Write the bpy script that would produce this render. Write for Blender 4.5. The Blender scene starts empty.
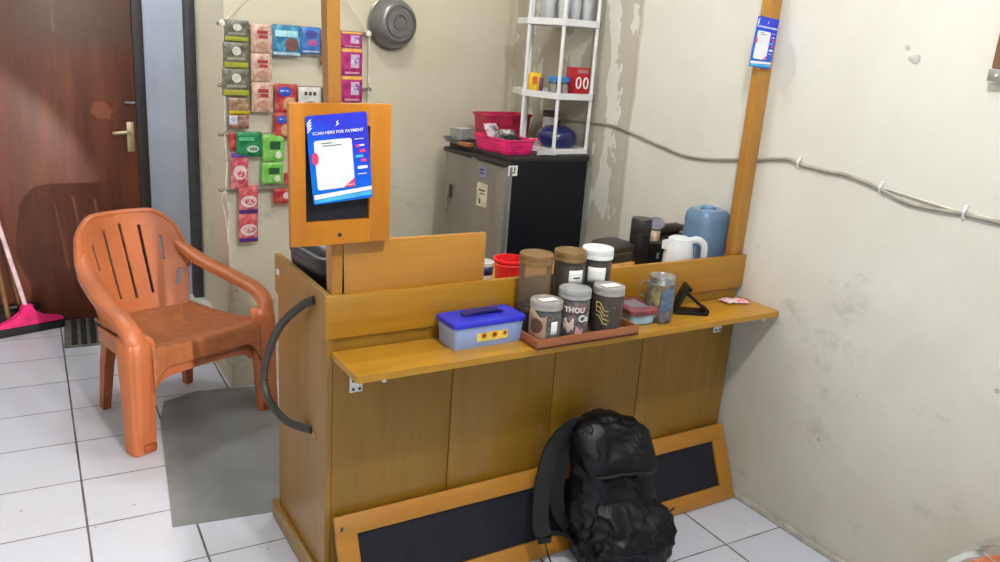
import bpy, bmesh, math, random
from mathutils import Vector, Matrix, Euler, noise
random.seed(7)
S = bpy.context.scene
COL = S.collection
R = math.radians

# ------------------------------------------------------------------ materials
def lin(c):
    out = []
    for v in c:
        v = v / 255.0
        out.append(v / 12.92 if v <= .04045 else ((v + .055) / 1.055) ** 2.4)
    return (out[0], out[1], out[2], 1.0)

class NT:
    def __init__(s, name):
        s.m = bpy.data.materials.new(name); s.m.use_nodes = True
        s.t = s.m.node_tree; s.b = s.t.nodes['Principled BSDF']; s.out = s.t.nodes['Material Output']
    def n(s, typ, **kw):
        d = s.t.nodes.new(typ)
        for k, v in kw.items():
            if hasattr(d, k): setattr(d, k, v)
            else: d.inputs[k.replace('_', ' ')].default_value = v
        return d
    def l(s, a, b): s.t.links.new(a, b)
    def coord(s, scale=(1, 1, 1), rot=(0, 0, 0), loc=(0, 0, 0), which='Object'):
        tc = s.n('ShaderNodeTexCoord'); mp = s.n('ShaderNodeMapping')
        mp.inputs['Scale'].default_value = scale; mp.inputs['Rotation'].default_value = rot; mp.inputs['Location'].default_value = loc
        s.l(tc.outputs[which], mp.inputs[0]); return mp.outputs[0]
    def noise(s, vec, scale, detail=4, rough=.55):
        d = s.n('ShaderNodeTexNoise'); d.inputs['Scale'].default_value = scale; d.inputs['Detail'].default_value = detail; d.inputs['Roughness'].default_value = rough
        s.l(vec, d.inputs['Vector']); return d.outputs['Fac']
    def ramp(s, fac, stops):
        d = s.n('ShaderNodeValToRGB'); e = d.color_ramp.elements
        while len(e) < len(stops): e.new(.5)
        for i, (p, c) in enumerate(stops):
            e[i].position = p; e[i].color = lin(c) if max(c) > 1.01 else (c[0], c[1], c[2], 1)
        s.l(fac, d.inputs[0]); return d.outputs[0]
    def mix(s, fac, a, b, mode='MIX'):
        d = s.n('ShaderNodeMix', data_type='RGBA', blend_type=mode)
        for v, i in ((fac, 0), (a, 6), (b, 7)):
            if isinstance(v, (int, float)): d.inputs[i].default_value = v
            elif isinstance(v, tuple): d.inputs[i].default_value = lin(v) if max(v) > 1.01 else (v + (1,))[:4]
            else: s.l(v, d.inputs[i])
        return d.outputs[2]
    def math(s, op, a, b=None, c=None):
        d = s.n('ShaderNodeMath', operation=op)
        for i, v in enumerate((a, b, c)):
            if v is None: continue
            if isinstance(v, (int, float)): d.inputs[i].default_value = v
            else: s.l(v, d.inputs[i])
        return d.outputs[0]
    def bump(s, h, strength=.2, dist=.01):
        d = s.n('ShaderNodeBump'); d.inputs['Strength'].default_value = strength; d.inputs['Distance'].default_value = dist
        s.l(h, d.inputs['Height']); s.l(d.outputs[0], s.b.inputs['Normal'])
    def base(s, c):
        if isinstance(c, tuple): s.b.inputs['Base Color'].default_value = lin(c)
        else: s.l(c, s.b.inputs['Base Color'])

MC = {}
def mat(name, c, rough=.5, metal=0, var=.12, scale=18, bump=0, bscale=120, spec=.5, coat=0):
    """plain stuff with a little procedural mottling"""
    if name in MC: return MC[name]
    t = NT(name); v = t.coord()
    f = t.noise(v, scale)
    a = tuple(min(255, x * (1 + var)) for x in c); b = tuple(x * (1 - var) for x in c)
    t.base(t.ramp(f, [(.3, b), (.7, a)]))
    t.b.inputs['Roughness'].default_value = rough; t.b.inputs['Metallic'].default_value = metal
    t.b.inputs['Specular IOR Level'].default_value = spec; t.b.inputs['Coat Weight'].default_value = coat
    if bump: t.bump(t.noise(v, bscale, 6), bump, .004)
    MC[name] = t.m; return t.m

def clear(name, tint=(235, 238, 236), amount=.82, rough=.08, film=(200, 205, 205)):
    """see-through plastic or glass: mostly transparent, with a reflective, slightly cloudy skin"""
    if name in MC: return MC[name]
    t = NT(name); nt = t.t
    tr = t.n('ShaderNodeBsdfTransparent'); tr.inputs[0].default_value = lin(tint)
    v = t.coord(); f = t.noise(v, 30)
    t.base(t.ramp(f, [(.2, tuple(x * .92 for x in film)), (.8, film)]))
    t.b.inputs['Roughness'].default_value = rough
    fr = t.n('ShaderNodeFresnel'); fr.inputs['IOR'].default_value = 1.35
    fac = t.math('ADD', fr.outputs[0], 1 - amount); fac = t.math('MINIMUM', fac, 1.0)
    mx = t.n('ShaderNodeMixShader'); t.l(fac, mx.inputs[0]); t.l(tr.outputs[0], mx.inputs[1]); t.l(t.b.outputs[0], mx.inputs[2])
    t.l(mx.outputs[0], t.out.inputs[0]); MC[name] = t.m; return t.m

def wood(name, dark, light, axis='x', rough=.35, scale=1.0, coat=.15):
    if name in MC: return MC[name]
    t = NT(name)
    sc = {'x': (1.2, 14, 14), 'y': (14, 1.2, 14), 'z': (14, 14, 1.2)}[axis]
    v = t.coord(tuple(x * scale for x in sc))
    f1 = t.noise(v, 1.6, 6, .6); f2 = t.noise(v, 9, 4, .7)
    f = t.math('ADD', t.math('MULTIPLY', f1, .75), t.math('MULTIPLY', f2, .25))
    c = t.ramp(f, [(.32, dark), (.5, tuple((a + b) / 2 for a, b in zip(dark, light))), (.68, light)])
    v2 = t.coord((1, 1, 1)); big = t.noise(v2, 2.2, 3)
    c = t.mix(t.math('MULTIPLY', big, .35), c, tuple(x * .82 for x in dark))
    t.base(c); t.b.inputs['Roughness'].default_value = rough; t.b.inputs['Coat Weight'].default_value = coat; t.b.inputs['Coat Roughness'].default_value = .25
    t.bump(f2, .05, .002)
    MC[name] = t.m; return t.m

# ------------------------------------------------------------------ mesh helpers
def BM(): return bmesh.new()
def xf(loc=(0, 0, 0), rot=(0, 0, 0)): return Matrix.Translation(loc) @ Euler(rot).to_matrix().to_4x4()

def box(bm, c, s, rot=(0, 0, 0), bev=0, seg=2):
    n0 = len(bm.verts)
    g = bmesh.ops.create_cube(bm, size=1, matrix=xf(c, rot) @ Matrix.Diagonal((s[0], s[1], s[2], 1)))
    if bev:
        es = list({e for v in g['verts'] for e in v.link_edges})
        bmesh.ops.bevel(bm, geom=es, offset=bev, segments=seg, profile=.5, affect='EDGES')
    return bm

def cyl(bm, c, r, h, r2=None, n=28, rot=(0, 0, 0), bev=0):
    g = bmesh.ops.create_cone(bm, cap_ends=True, segments=n, radius1=r, radius2=r if r2 is None else r2, depth=h, matrix=xf(c, rot))
    if bev:
        es = [e for e in {e for v in g['verts'] for e in v.link_edges} if any(len(f.verts) > 4 for f in e.link_faces)]
        bmesh.ops.bevel(bm, geom=es, offset=bev, segments=2, profile=.5, affect='EDGES')
    return bm

def lathe(bm, prof, n=36, M=None, cap=True):
    """prof: list of (r, z); revolves about z"""
    M = M or Matrix.Identity(4); rings = []
    for r, z in prof:
        if r < 1e-6: rings.append([bm.verts.new(M @ Vector((0, 0, z)))])
        else: rings.append([bm.verts.new(M @ Vector((r * math.cos(2 * math.pi * k / n), r * math.sin(2 * math.pi * k / n), z))) for k in range(n)])
    for a, b in zip(rings, rings[1:]):
        for k in range(n):
            q = []
            for v in (a[k % len(a)], a[(k + 1) % len(a)], b[(k + 1) % len(b)], b[k % len(b)]):
                if v not in q: q.append(v)
            if len(q) > 2:
                try: bm.faces.new(q)
                except ValueError: pass
    if cap:
        for rg in (rings[0], rings[-1]):
            if len(rg) > 2:
                try: bm.faces.new(rg)
                except ValueError: pass
    return bm

def catmull(pts, k=8):
    P = [Vector(p) for p in pts]; out = []
    for i in range(len(P) - 1):
        a = P[max(i - 1, 0)]; b = P[i]; c = P[i + 1]; d = P[min(i + 2, len(P) - 1)]
        for j in range(k):
            t = j / k
            out.append(.5 * ((2 * b) + (c - a) * t + (2 * a - 5 * b + 4 * c - d) * t * t + (-a + 3 * b - 3 * c + d) * t ** 3))
    out.append(P[-1]); return out

def sweep(bm, pts, prof, up=(0, 0, 1), scales=None, closed=True, caps=True):
    """prof: list of (side, up) offsets swept along pts with a stable up vector"""
    rings = []; n = len(pts); up = Vector(up)
    for i, p in enumerate(pts):
        d = (pts[min(i + 1, n - 1)] - pts[max(i - 1, 0)]).normalized()
        s = d.cross(up)
        if s.length < 1e-4: s = d.cross(Vector((0, 1, 0)))
        s.normalize(); w = s.cross(d).normalized(); k = scales[i] if scales else 1
        rings.append([bm.verts.new(p + s * a * k + w * b * k) for a, b in prof])
    m = len(prof)
    for a, b in zip(rings, rings[1:]):
        for j in range(m if closed else m - 1):
            bm.faces.new((a[j], a[(j + 1) % m], b[(j + 1) % m], b[j]))
    if caps and closed:
        bm.faces.new(rings[0]); bm.faces.new(list(reversed(rings[-1])))
    return bm

def tube(bm, pts, r, n=10, k=8, up=(0, 0, 1), smooth=True):
    P = catmull(pts, k) if smooth and len(pts) > 2 else [Vector(p) for p in pts]
    return sweep(bm, P, [(r * math.cos(2 * math.pi * j / n), r * math.sin(2 * math.pi * j / n)) for j in range(n)], up)

def prism(bm, poly, z0, z1, M=None):
    M = M or Matrix.Identity(4)
    a = [bm.verts.new(M @ Vector((x, y, z0))) for x, y in poly]; b = [bm.verts.new(M @ Vector((x, y, z1))) for x, y in poly]
    bm.faces.new(list(reversed(a))); bm.faces.new(b)
    for i in range(len(poly)):
        j = (i + 1) % len(poly); bm.faces.new((a[i], a[j], b[j], b[i]))
    return bm

def grid(bm, nx, ny, f, keep=None):
    V = [[bm.verts.new(f(i / nx, j / ny)) for i in range(nx + 1)] for j in range(ny + 1)]
    for j in range(ny):
        for i in range(nx):
            if keep and not keep((i + .5) / nx, (j + .5) / ny): continue
            bm.faces.new((V[j][i], V[j][i + 1], V[j + 1][i + 1], V[j + 1][i]))
    loose = [v for v in bm.verts if not v.link_faces]
    bmesh.ops.delete(bm, geom=loose, context='VERTS')
    return bm

def rrect(w, h, r, k=5):
    out = []
    for cx, cy, a0 in ((w / 2 - r, h / 2 - r, 0), (-w / 2 + r, h / 2 - r, 90), (-w / 2 + r, -h / 2 + r, 180), (w / 2 - r, -h / 2 + r, 270)):
        for i in range(k + 1):
            a = R(a0 + 90 * i / k); out.append((cx + r * math.cos(a), cy + r * math.sin(a)))
    return out

def loft(bm, rings, caps=True, M=None):
    M = M or Matrix.Identity(4)
    VV = [[bm.verts.new(M @ Vector(p)) for p in r] for r in rings]
    for a, b in zip(VV, VV[1:]):
        for j in range(len(a)):
            bm.faces.new((a[j], a[(j + 1) % len(a)], b[(j + 1) % len(b)], b[j]))
    if caps: bm.faces.new(list(reversed(VV[0]))); bm.faces.new(VV[-1])
    return bm

def obj(name, bm, m, parent=None, loc=(0, 0, 0), rot=(0, 0, 0), ang=38, solid=0, sub=0, label=None, kind=None, soff=-1):
    bmesh.ops.recalc_face_normals(bm, faces=bm.faces)
    me = bpy.data.meshes.new(name); bm.to_mesh(me); bm.free()
    for p in me.polygons: p.use_smooth = True
    me.set_sharp_from_angle(angle=R(ang))
    me.materials.append(m)
    o = bpy.data.objects.new(name, me); COL.objects.link(o)
    o.location = loc; o.rotation_euler = rot
    if parent: o.parent = parent
    if solid:
        md = o.modifiers.new('thickness', 'SOLIDIFY'); md.thickness = solid; md.offset = soff
    if sub:
        md = o.modifiers.new('smooth', 'SUBSURF'); md.levels = sub; md.render_levels = sub
    if label: o['label'] = label
    if kind: o['kind'] = kind
    return o

def thing(name, label, cat, loc=(0, 0, 0), rotz=0, group=None, rot=None):
    o = bpy.data.objects.new(name, None); COL.objects.link(o); o.empty_display_size = .05
    o.location = loc; o.rotation_euler = rot or (0, 0, rotz); o['label'] = label; o['category'] = cat
    if group: o['group'] = group
    return o
def tag(o, label, cat, group=None):
    o['label'] = label; o['category'] = cat
    if group: o['group'] = group
    return o
def struct(name, bm, m, parent=None, **kw):
    o = obj(name, bm, m, parent, **kw)
    if not parent: o['kind'] = 'structure'
    return o

def text_bm(body, size, bold=0.0, align='CENTER', depth=.0004):
    """lettering as a mesh in the x-z plane, facing -y"""
    cu = bpy.data.curves.new('lettering', 'FONT'); cu.body = body; cu.size = size; cu.align_x = align; cu.align_y = 'CENTER'
    cu.extrude = depth; cu.offset = bold; cu.resolution_u = 2
    o = bpy.data.objects.new('lettering', cu); COL.objects.link(o)
    dg = bpy.context.evaluated_depsgraph_get(); me = bpy.data.meshes.new_from_object(o.evaluated_get(dg))
    bm = BM(); bm.from_mesh(me); bmesh.ops.transform(bm, matrix=Matrix.Rotation(R(90), 4, 'X'), verts=bm.verts)
    bpy.data.objects.remove(o); bpy.data.meshes.remove(me); bpy.data.curves.remove(cu)
    return bm

# ------------------------------------------------------------------ palette
W_FRONT = wood('honey_wood_x', (158, 110, 16), (186, 136, 32), 'x')
W_PANEL = wood('honey_wood_z', (134, 98, 22), (162, 120, 38), 'z')
W_SIDE = wood('side_wood_z', (140, 103, 36), (166, 126, 52), 'z')
W_SHELF = wood('shelf_wood_x', (168, 120, 28), (194, 144, 46), 'x')
W_POST = wood('post_wood_z', (164, 112, 40), (190, 138, 58), 'z')
W_SIGN = wood('sign_wood', (184, 112, 14), (204, 130, 26), 'z')
W_BOARD = wood('board_wood', (172, 118, 40), (194, 138, 54), 'x')
W_DARK = wood('brown_wood', (120, 84, 56), (150, 110, 78), 'z')
W_STICK = wood('stick_wood', (120, 84, 52), (160, 116, 76), 'z')
DOWEL = wood('dowel_wood', (120, 112, 98), (165, 156, 140), 'x')
BLACKB = mat('blackboard', (28, 29, 38), .55, bump=.05, spec=.3)
BLACKP = mat('black_plastic', (15, 15, 17), .42, spec=.35)
BLACKM = mat('black_matte', (28, 27, 28), .7)
WHITEP = mat('white_plastic', (226, 228, 230), .35, var=.03)
PAPER = mat('white_paper', (236, 236, 234), .7, var=.03)
GREYP = mat('grey_plastic', (128, 130, 132), .45)
STEEL = mat('steel', (176, 176, 176), .28, metal=.9, var=.1)
STEELD = mat('dull_steel', (140, 140, 140), .4, metal=.8, var=.15)
PANM = mat('pan_aluminium', (122, 122, 122), .34, metal=.55, var=.08)
PINK = mat('hot_pink_plastic', (236, 40, 120), .4)
RED = mat('red_plastic', (232, 40, 44), .35)
INK = mat('dark_ink', (50, 48, 52), .7)

# ------------------------------------------------------------------ the setting
PHI = -0.02955
def tile_mat():
    t = NT('floor_tiles')
    v = t.coord((1, 1, 1), (0, 0, -PHI), (0, 0, 0))
    sp = t.n('ShaderNodeSeparateXYZ'); t.l(v, sp.inputs[0])
    # rotated origin of the joint grid
    c, s = math.cos(PHI), math.sin(PHI); ox, oy = -2.011, 2.425
    u0 = c * ox + s * oy; v0 = -s * ox + c * oy
    u = t.math('DIVIDE', t.math('SUBTRACT', sp.outputs[0], u0), .305); w = t.math('DIVIDE', t.math('SUBTRACT', sp.outputs[1], v0), .30)
    wob = t.noise(t.coord(), 22, 2)
    def joint(a, wd=.0025):
        f = t.math('FRACT', t.math('ADD', a, 50.5)); d = t.math('ABSOLUTE', t.math('SUBTRACT', f, .5))
        return t.math('LESS_THAN', d, t.math('ADD', t.math('MULTIPLY', wob, .009), wd))
    j = t.math('MAXIMUM', joint(u, .0065), joint(w, .0035))
    cell = t.n('ShaderNodeCombineXYZ'); t.l(t.math('FLOOR', u), cell.inputs[0]); t.l(t.math('FLOOR', w), cell.inputs[1])
    wn = t.n('ShaderNodeTexWhiteNoise', noise_dimensions='3D'); t.l(cell.outputs[0], wn.inputs['Vector'])
    base = t.mix(wn.outputs['Value'], (200, 205, 219), (208, 212, 224))
    smear = t.noise(t.coord(), 2.4, 5, .6); base = t.mix(t.math('MULTIPLY', t.ramp(smear, [(.5, (0, 0, 0)), (.75, (1, 1, 1))]), .25), base, (186, 182, 172))
    sp2 = t.n('ShaderNodeTexVoronoi'); sp2.inputs['Scale'].default_value = 9; t.l(t.coord(), sp2.inputs['Vector'])
    spot = t.math('LESS_THAN', sp2.outputs['Distance'], .045); base = t.mix(t.math('MULTIPLY', spot, .55), base, (120, 112, 104))
    jc = t.ramp(t.noise(t.coord(), 3, 2), [(.35, (66, 62, 60)), (.7, (120, 116, 112))])
    t.base(t.mix(j, base, jc))
    t.b.inputs['Specular IOR Level'].default_value = .4
    t.l(t.math('ADD', t.math('MULTIPLY', smear, .25), .2), t.b.inputs['Roughness'])
    t.bump(t.math('SUBTRACT', 1.0, j), .25, .002)
    return t.m

def wall_mat(name, c1, c2, grime=None, plaster=False):
    t = NT(name); v = t.coord()
    f = t.noise(v, 2.3, 6, .6); fine = t.noise(v, 40, 5)
    c = t.ramp(f, [(.3, c1), (.7, c2)])
    if grime:
        sp = t.n('ShaderNodeSeparateXYZ'); t.l(v, sp.inputs[0])
        low = t.ramp(t.math('ADD', sp.outputs[2], t.math('MULTIPLY', t.math('SUBTRACT', t.noise(v, 3.1, 5, .65), .5), .9)), [(.05, (1, 1, 1)), (.9, (0, 0, 0))])
        c = t.mix(t.math('MULTIPLY', low, .55), c, grime)
        st = t.noise(t.coord((1, 1, 1.6), loc=(3, 1, 7)), 5.5, 6, .7)
        m = t.ramp(st, [(.56, (0, 0, 0)), (.7, (1, 1, 1))])
        band = t.math('LESS_THAN', sp.outputs[2], .95)
        c = t.mix(t.math('MULTIPLY', t.math('MULTIPLY', m, band), .42), c, (146, 146, 134))
        vor = t.n('ShaderNodeTexVoronoi'); vor.inputs['Scale'].default_value = 6.2; t.l(v, vor.inputs['Vector'])
        chip = t.math('MULTIPLY', t.math('LESS_THAN', vor.outputs['Distance'], .05), t.math('LESS_THAN', sp.outputs[2], .8))
        c = t.mix(t.math('MULTIPLY', chip, .6), c, (140, 138, 126))
    if plaster:   # bare grey plaster left unpainted near the room corner, with ragged cream patches in it
        sp = t.n('ShaderNodeSeparateXYZ'); t.l(v, sp.inputs[0])
        yy = t.math('ADD', sp.outputs[1], t.math('MULTIPLY', t.math('SUBTRACT', t.noise(v, 6, 3), .5), .03))
        zone = t.math('GREATER_THAN', yy, .70)
        holes = t.noise(t.coord((1, 2.6, 1), loc=(0, .33, .1)), 2.6, 4, .55)
        patch = t.math('LESS_THAN', holes, .56)
        c = t.mix(t.math('MULTIPLY', zone, t.math('MULTIPLY', patch, .9)), c, (176, 172, 158))
        edge = t.math('MULTIPLY', t.math('LESS_THAN', t.math('ABSOLUTE', t.math('SUBTRACT', yy, .70)), .012), .6)
        c = t.mix(edge, c, (170, 165, 150))
    t.base(c); t.b.inputs['Roughness'].default_value = .8; t.b.inputs['Specular IOR Level'].default_value = .25
    t.bump(t.math('ADD', fine, t.math('MULTIPLY', f, 3.0)), .12, .006)
    return t.m

WALL_R = wall_mat('cream_wall', (206, 205, 197), (217, 217, 211), (166, 159, 142), True)
WALL_B = wall_mat('back_wall_paint', (206, 199, 176), (216, 211, 192), (196, 190, 165))
WALL_D = wall_mat('pale_blue_paint', (200, 208, 226), (218, 224, 238))
CEIL = mat('ceiling_paint', (226, 224, 218), .9, var=.02)

CH = 2.75
b = BM(); box(b, (-1.1, .4, -.05), (4.4, 6.2, .1)); struct('floor', b, tile_mat())
b = BM(); box(b, (-1.1, .4, CH + .05), (4.4, 6.2, .1)); struct('ceiling', b, CEIL)
b = BM(); box(b, (.06, .4, CH / 2), (.12, 6.2, CH)); struct('wall_right', b, WALL_R)
b = BM(); prism(b, [(-1.41, 1.5), (0, 1.62), (0, 2.02), (-1.41, 2.02)], 0, CH); struct('wall_back', b, WALL_B)
b = BM(); box(b, (-2.83, 2.72, CH / 2), (.84, .1, CH)); box(b, (-.62, 2.72, CH / 2), (1.90, .1, CH)); box(b, (-1.99, 2.72, (CH + 2.05) / 2), (.86, .1, CH - 2.05)); struct('wall_front', b, WALL_D)
b = BM(); box(b, (-3.25, .4, CH / 2), (.1, 6.2, CH)); struct('wall_left', b, WALL_B)

# the door: brown varnished leaf with worn patches, handle, bolt and a dark frame
def door_mat():
    t = NT('worn_brown_door'); v = t.coord((6, 6, .7)); v1 = t.coord()
    g = t.noise(v, 2.2, 6, .62)
    c = t.ramp(g, [(.3, (84, 46, 32)), (.55, (112, 62, 42)), (.75, (132, 76, 50))])
    sp = t.n('ShaderNodeSeparateXYZ'); t.l(v1, sp.inputs[0])
    h = t.math('ADD', sp.outputs[2], t.math('MULTIPLY', t.math('SUBTRACT', t.noise(v1, 3, 4), .5), .25))
    up = t.ramp(h, [(.30, (0, 0, 0)), (.42, (1, 1, 1))])      # upper half greyed in the colour, for the part the low light misses
    c = t.mix(t.math('MULTIPLY', up, .7), c, (88, 68, 58))
    streak = t.noise(t.coord((9, 9, .8), loc=(2, 0, 1)), 1.6, 3)
    m = t.math('MULTIPLY', t.ramp(streak, [(.62, (0, 0, 0)), (.70, (1, 1, 1))]), t.math('GREATER_THAN', sp.outputs[2], .42))
    c = t.mix(t.math('MULTIPLY', m, .35), c, (140, 124, 118))
    dx = t.math('MULTIPLY', t.math('SUBTRACT', sp.outputs[0], .25), 1.0); dz = t.math('SUBTRACT', sp.outputs[2], .06)
    d = t.math('SQRT', t.math('ADD', t.math('MULTIPLY', dx, dx), t.math('MULTIPLY', dz, dz)))
    d = t.math('ADD', d, t.math('MULTIPLY', t.math('SUBTRACT', t.noise(v1, 16, 5, .7), .5), .16))
    c = t.mix(t.math('MULTIPLY', t.math('LESS_THAN', d, .045), .4), c, (180, 108, 76))   # rubbed-through spot above the handle
    t.base(c); t.b.inputs['Roughness'].default_value = .42; t.bump(g, .12, .003)
    return t.m
b = BM(); box(b, (0, 0, 0), (.86, .04, 2.03), bev=.003)
dr = struct('door_1', b, door_mat(), loc=(-1.998, 2.655, 1.02))
b = BM(); box(b, (0, 0, 0), (.034, .006, .15), bev=.002); obj('handle_plate', b, mat('brass', (206, 190, 150), .35, metal=.6), dr, (.378, -.023, -.07))
b = BM(); cyl(b, (0, -.02, 0), .009, .04, rot=(R(90), 0, 0), n=14); tube(b, [(0, -.04, 0), (-.03, -.045, .002), (-.07, -.042, -.002), (-.085, -.036, -.004)], .0085)
obj('door_handle', b, mat('brass', (206, 190, 150), .35), dr, (.378, -.023, -.045))
b = BM(); box(b, (0, 0, 0), (.075, .012, .012), bev=.003); cyl(b, (-.01, -.008, 0), .007, .02, rot=(R(90), 0, 0), n=12); obj('door_bolt', b, STEELD, dr, (.395, -.025, .10))
b = BM(); box(b, (-.02, 0, 0), (.05, .075, 2.07), bev=.004)
struct('trim_1', b, mat('dark_door_frame', (52, 46, 46), .5), loc=(-1.545, 2.65, 1.035))
b = BM(); box(b, (0, 0, 0), (.045, .05, CH - .265), bev=.006); struct('trim_2', b, mat('dark_grey_post', (66, 68, 72), .5), loc=(-1.437, 2.03, (CH + .265) / 2))
b = BM(); prism(b, [(-1.475, 2.07), (-1.41, 1.80), (-1.409, 2.07)], 0, .265); struct('trim_3', b, mat('ledge_paint', (216, 216, 210), .6, var=.04))
b = BM()
box(b, (-.006, -.75, .012), (.012, 3.5, .024), bev=.004)
struct('baseboard_right', b, mat('wall_foot_cement', (176, 172, 164), .8, bump=.3))

# ------------------------------------------------------------------ the counter
L, D, H = 1.521, .453, .885
ct = thing('counter', 'honey coloured wooden stall counter with drop shelf, plinth and two tall posts', 'counter', (-.76, .22, 0))
def cp(name, bm, m, **kw):   # parts are modelled in room coordinates
    bmesh.ops.transform(bm, matrix=Matrix.Translation((.76, -.22, 0)), verts=bm.verts)
    return obj(name, bm, m, ct, **kw)
xs = [-L + .016, -1.145, -.785, -.432, -.012]
for i in range(4):
    b = BM(); box(b, ((xs[i] + xs[i + 1]) / 2, .0085, .39), (xs[i + 1] - xs[i] - .003, .015, .66), bev=.0015); cp('front_panel', b, W_PANEL)
b = BM(); box(b, (-.765, .02, .39), (1.49, .008, .70)); cp('backing_board', b, mat('shadow_gap_wood', (60, 40, 18), .6))
b = BM(); box(b, (-L / 2 - .003, .0065, H - .0570), (L + .001, .017, .116), bev=.0015); cp('front_board', b, W_FRONT)
b = BM(); box(b, (-.765, .013, .748), (1.486, .012, .05)); cp('recess_rail', b, W_PANEL)
b = BM(); prism(b, [(.001, .0), (.425, 0), (.425, .76), (.458, .77), (.458, H), (.016, H), (.016, .771), (.001, .771)], -L, -L + .016, Matrix(((0, 0, 1, 0), (1, 0, 0, 0), (0, 1, 0, 0), (0, 0, 0, 1)))); cp('side_panel', b, W_SIDE)
b = BM(); box(b, (-.014, .22, .40), (.016, .40, .76)); cp('side_panel', b, W_SIDE)
b = BM(); box(b, (-.765, .235, .792), (1.485, .43, .016)); cp('worktop', b, W_SHELF)
b = BM(); box(b, (-L - .008, .215, .032), (.016, .47, .064), bev=.003); cp('plinth', b, W_SIDE)
b = BM(); box(b, (-.766, .012, .03), (1.49, .016, .06), bev=.003); cp('plinth', b, W_PANEL)
b = BM(); prism(b, [(-L + .012, 0), (-L + .012, -.172), (-L + .018, -.178), (-.008, -.178), (-.002, -.172), (-.002, 0)], .7165, .7345); cp('drop_shelf', b, W_SHELF)
for x in (-1.44, -.095):
    b = BM(); box(b, (x, -.003, .664), (.036, .006, .104), bev=.002); box(b, (x, -.03, .7140), (.036, .055, .005), bev=.002)
    br = cp('bracket', b, WHITEP, label='white plastic angle bracket under the drop shelf')
    b = BM()
    for dx, dz in ((-.009, .012), (.009, .012), (-.009, -.012), (.009, -.012)): cyl(b, (x + dx, -.007, .634 + dz), .004, .003, rot=(R(90), 0, 0), n=10)
    bmesh.ops.transform(b, matrix=Matrix.Translation((.76, -.22, 0)), verts=b.verts); obj('screw', b, INK, br)
for x in (-1.425, -.045):
    b = BM(); box(b, (x, -.15, .711), (.022, .012, .009), bev=.002); cyl(b, (x, -.15, .705), .006, .012, n=12); cp('shelf_peg', b, WHITEP, label='small white peg under the drop shelf')
# raised board and posts
b = BM(); box(b, (-1.266, .024, .905), (.424, .016, .234), bev=.002); cp('raised_board', b, W_BOARD)
b = BM(); sweep(b, [Vector((-1.4835, .036, .80)), Vector((-1.523, .036, 2.05))], [(-.016, -.02), (.016, -.02), (.016, .02), (-.016, .02)], (0, 1, 0)); cp('post', b, W_POST)
b = BM(); box(b, (-.031, .034, 1.425), (.056, .034, 1.25), bev=.003); cp('post', b, W_POST)
# bent black hose on the left side
b = BM(); tube(b, [(-1.520, .098, .848), (-1.540, .135, .825), (-1.563, .25, .735), (-1.578, .325, .63), (-1.585, .358, .535), (-1.578, .335, .47), (-1.560, .24, .445), (-1.540, .165, .452), (-1.520, .11, .464)], .0115, 14)
cp('bent_hose', b, mat('grey_black_rubber', (46, 44, 42), .55), label='bent black rubber hose forming a loop on the side')
b = BM(); box(b, (-L - .001, .088, .458), (.004, .03, .014)); cp('hose_clip', b, W_BOARD)
b = BM(); box(b, (-L - .001, .425, .835), (.002, .022, .016)); cp('sticker', b, PAPER, label='small torn white sticker')

# ------------------------------------------------------------------ printed payment cards (their code squares are left blank)
CARD_BLUE = None
def card_mat():
    t = NT('card_blue'); v = t.coord(); sp = t.n('ShaderNodeSeparateXYZ'); t.l(v, sp.inputs[0])
    f = t.math('ADD', t.math('MULTIPLY', sp.outputs[2], 4.5), t.math('MULTIPLY', sp.outputs[0], 3.5))
    t.base(t.ramp(t.math('ADD', f, .5), [(.05, (0, 110, 215)), (.5, (14, 92, 225)), (.8, (50, 58, 205))]))
    t.b.inputs['Roughness'].default_value = .25; return t.m
CARD_BLUE = card_mat()
CW = mat('card_white', (234, 236, 244), .3, var=.02); CPK = mat('card_pink', (238, 60, 110), .4); CCY = mat('card_cyan', (70, 180, 240), .4)
def flat(pts, y):   # polygon in x-z at depth y, with a hair of thickness
    b = BM(); M = Matrix(((1, 0, 0, 0), (0, 0, 1, y), (0, 1, 0, 0), (0, 0, 0, 1))); prism(b, pts, 0, .0004, M); return b
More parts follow.
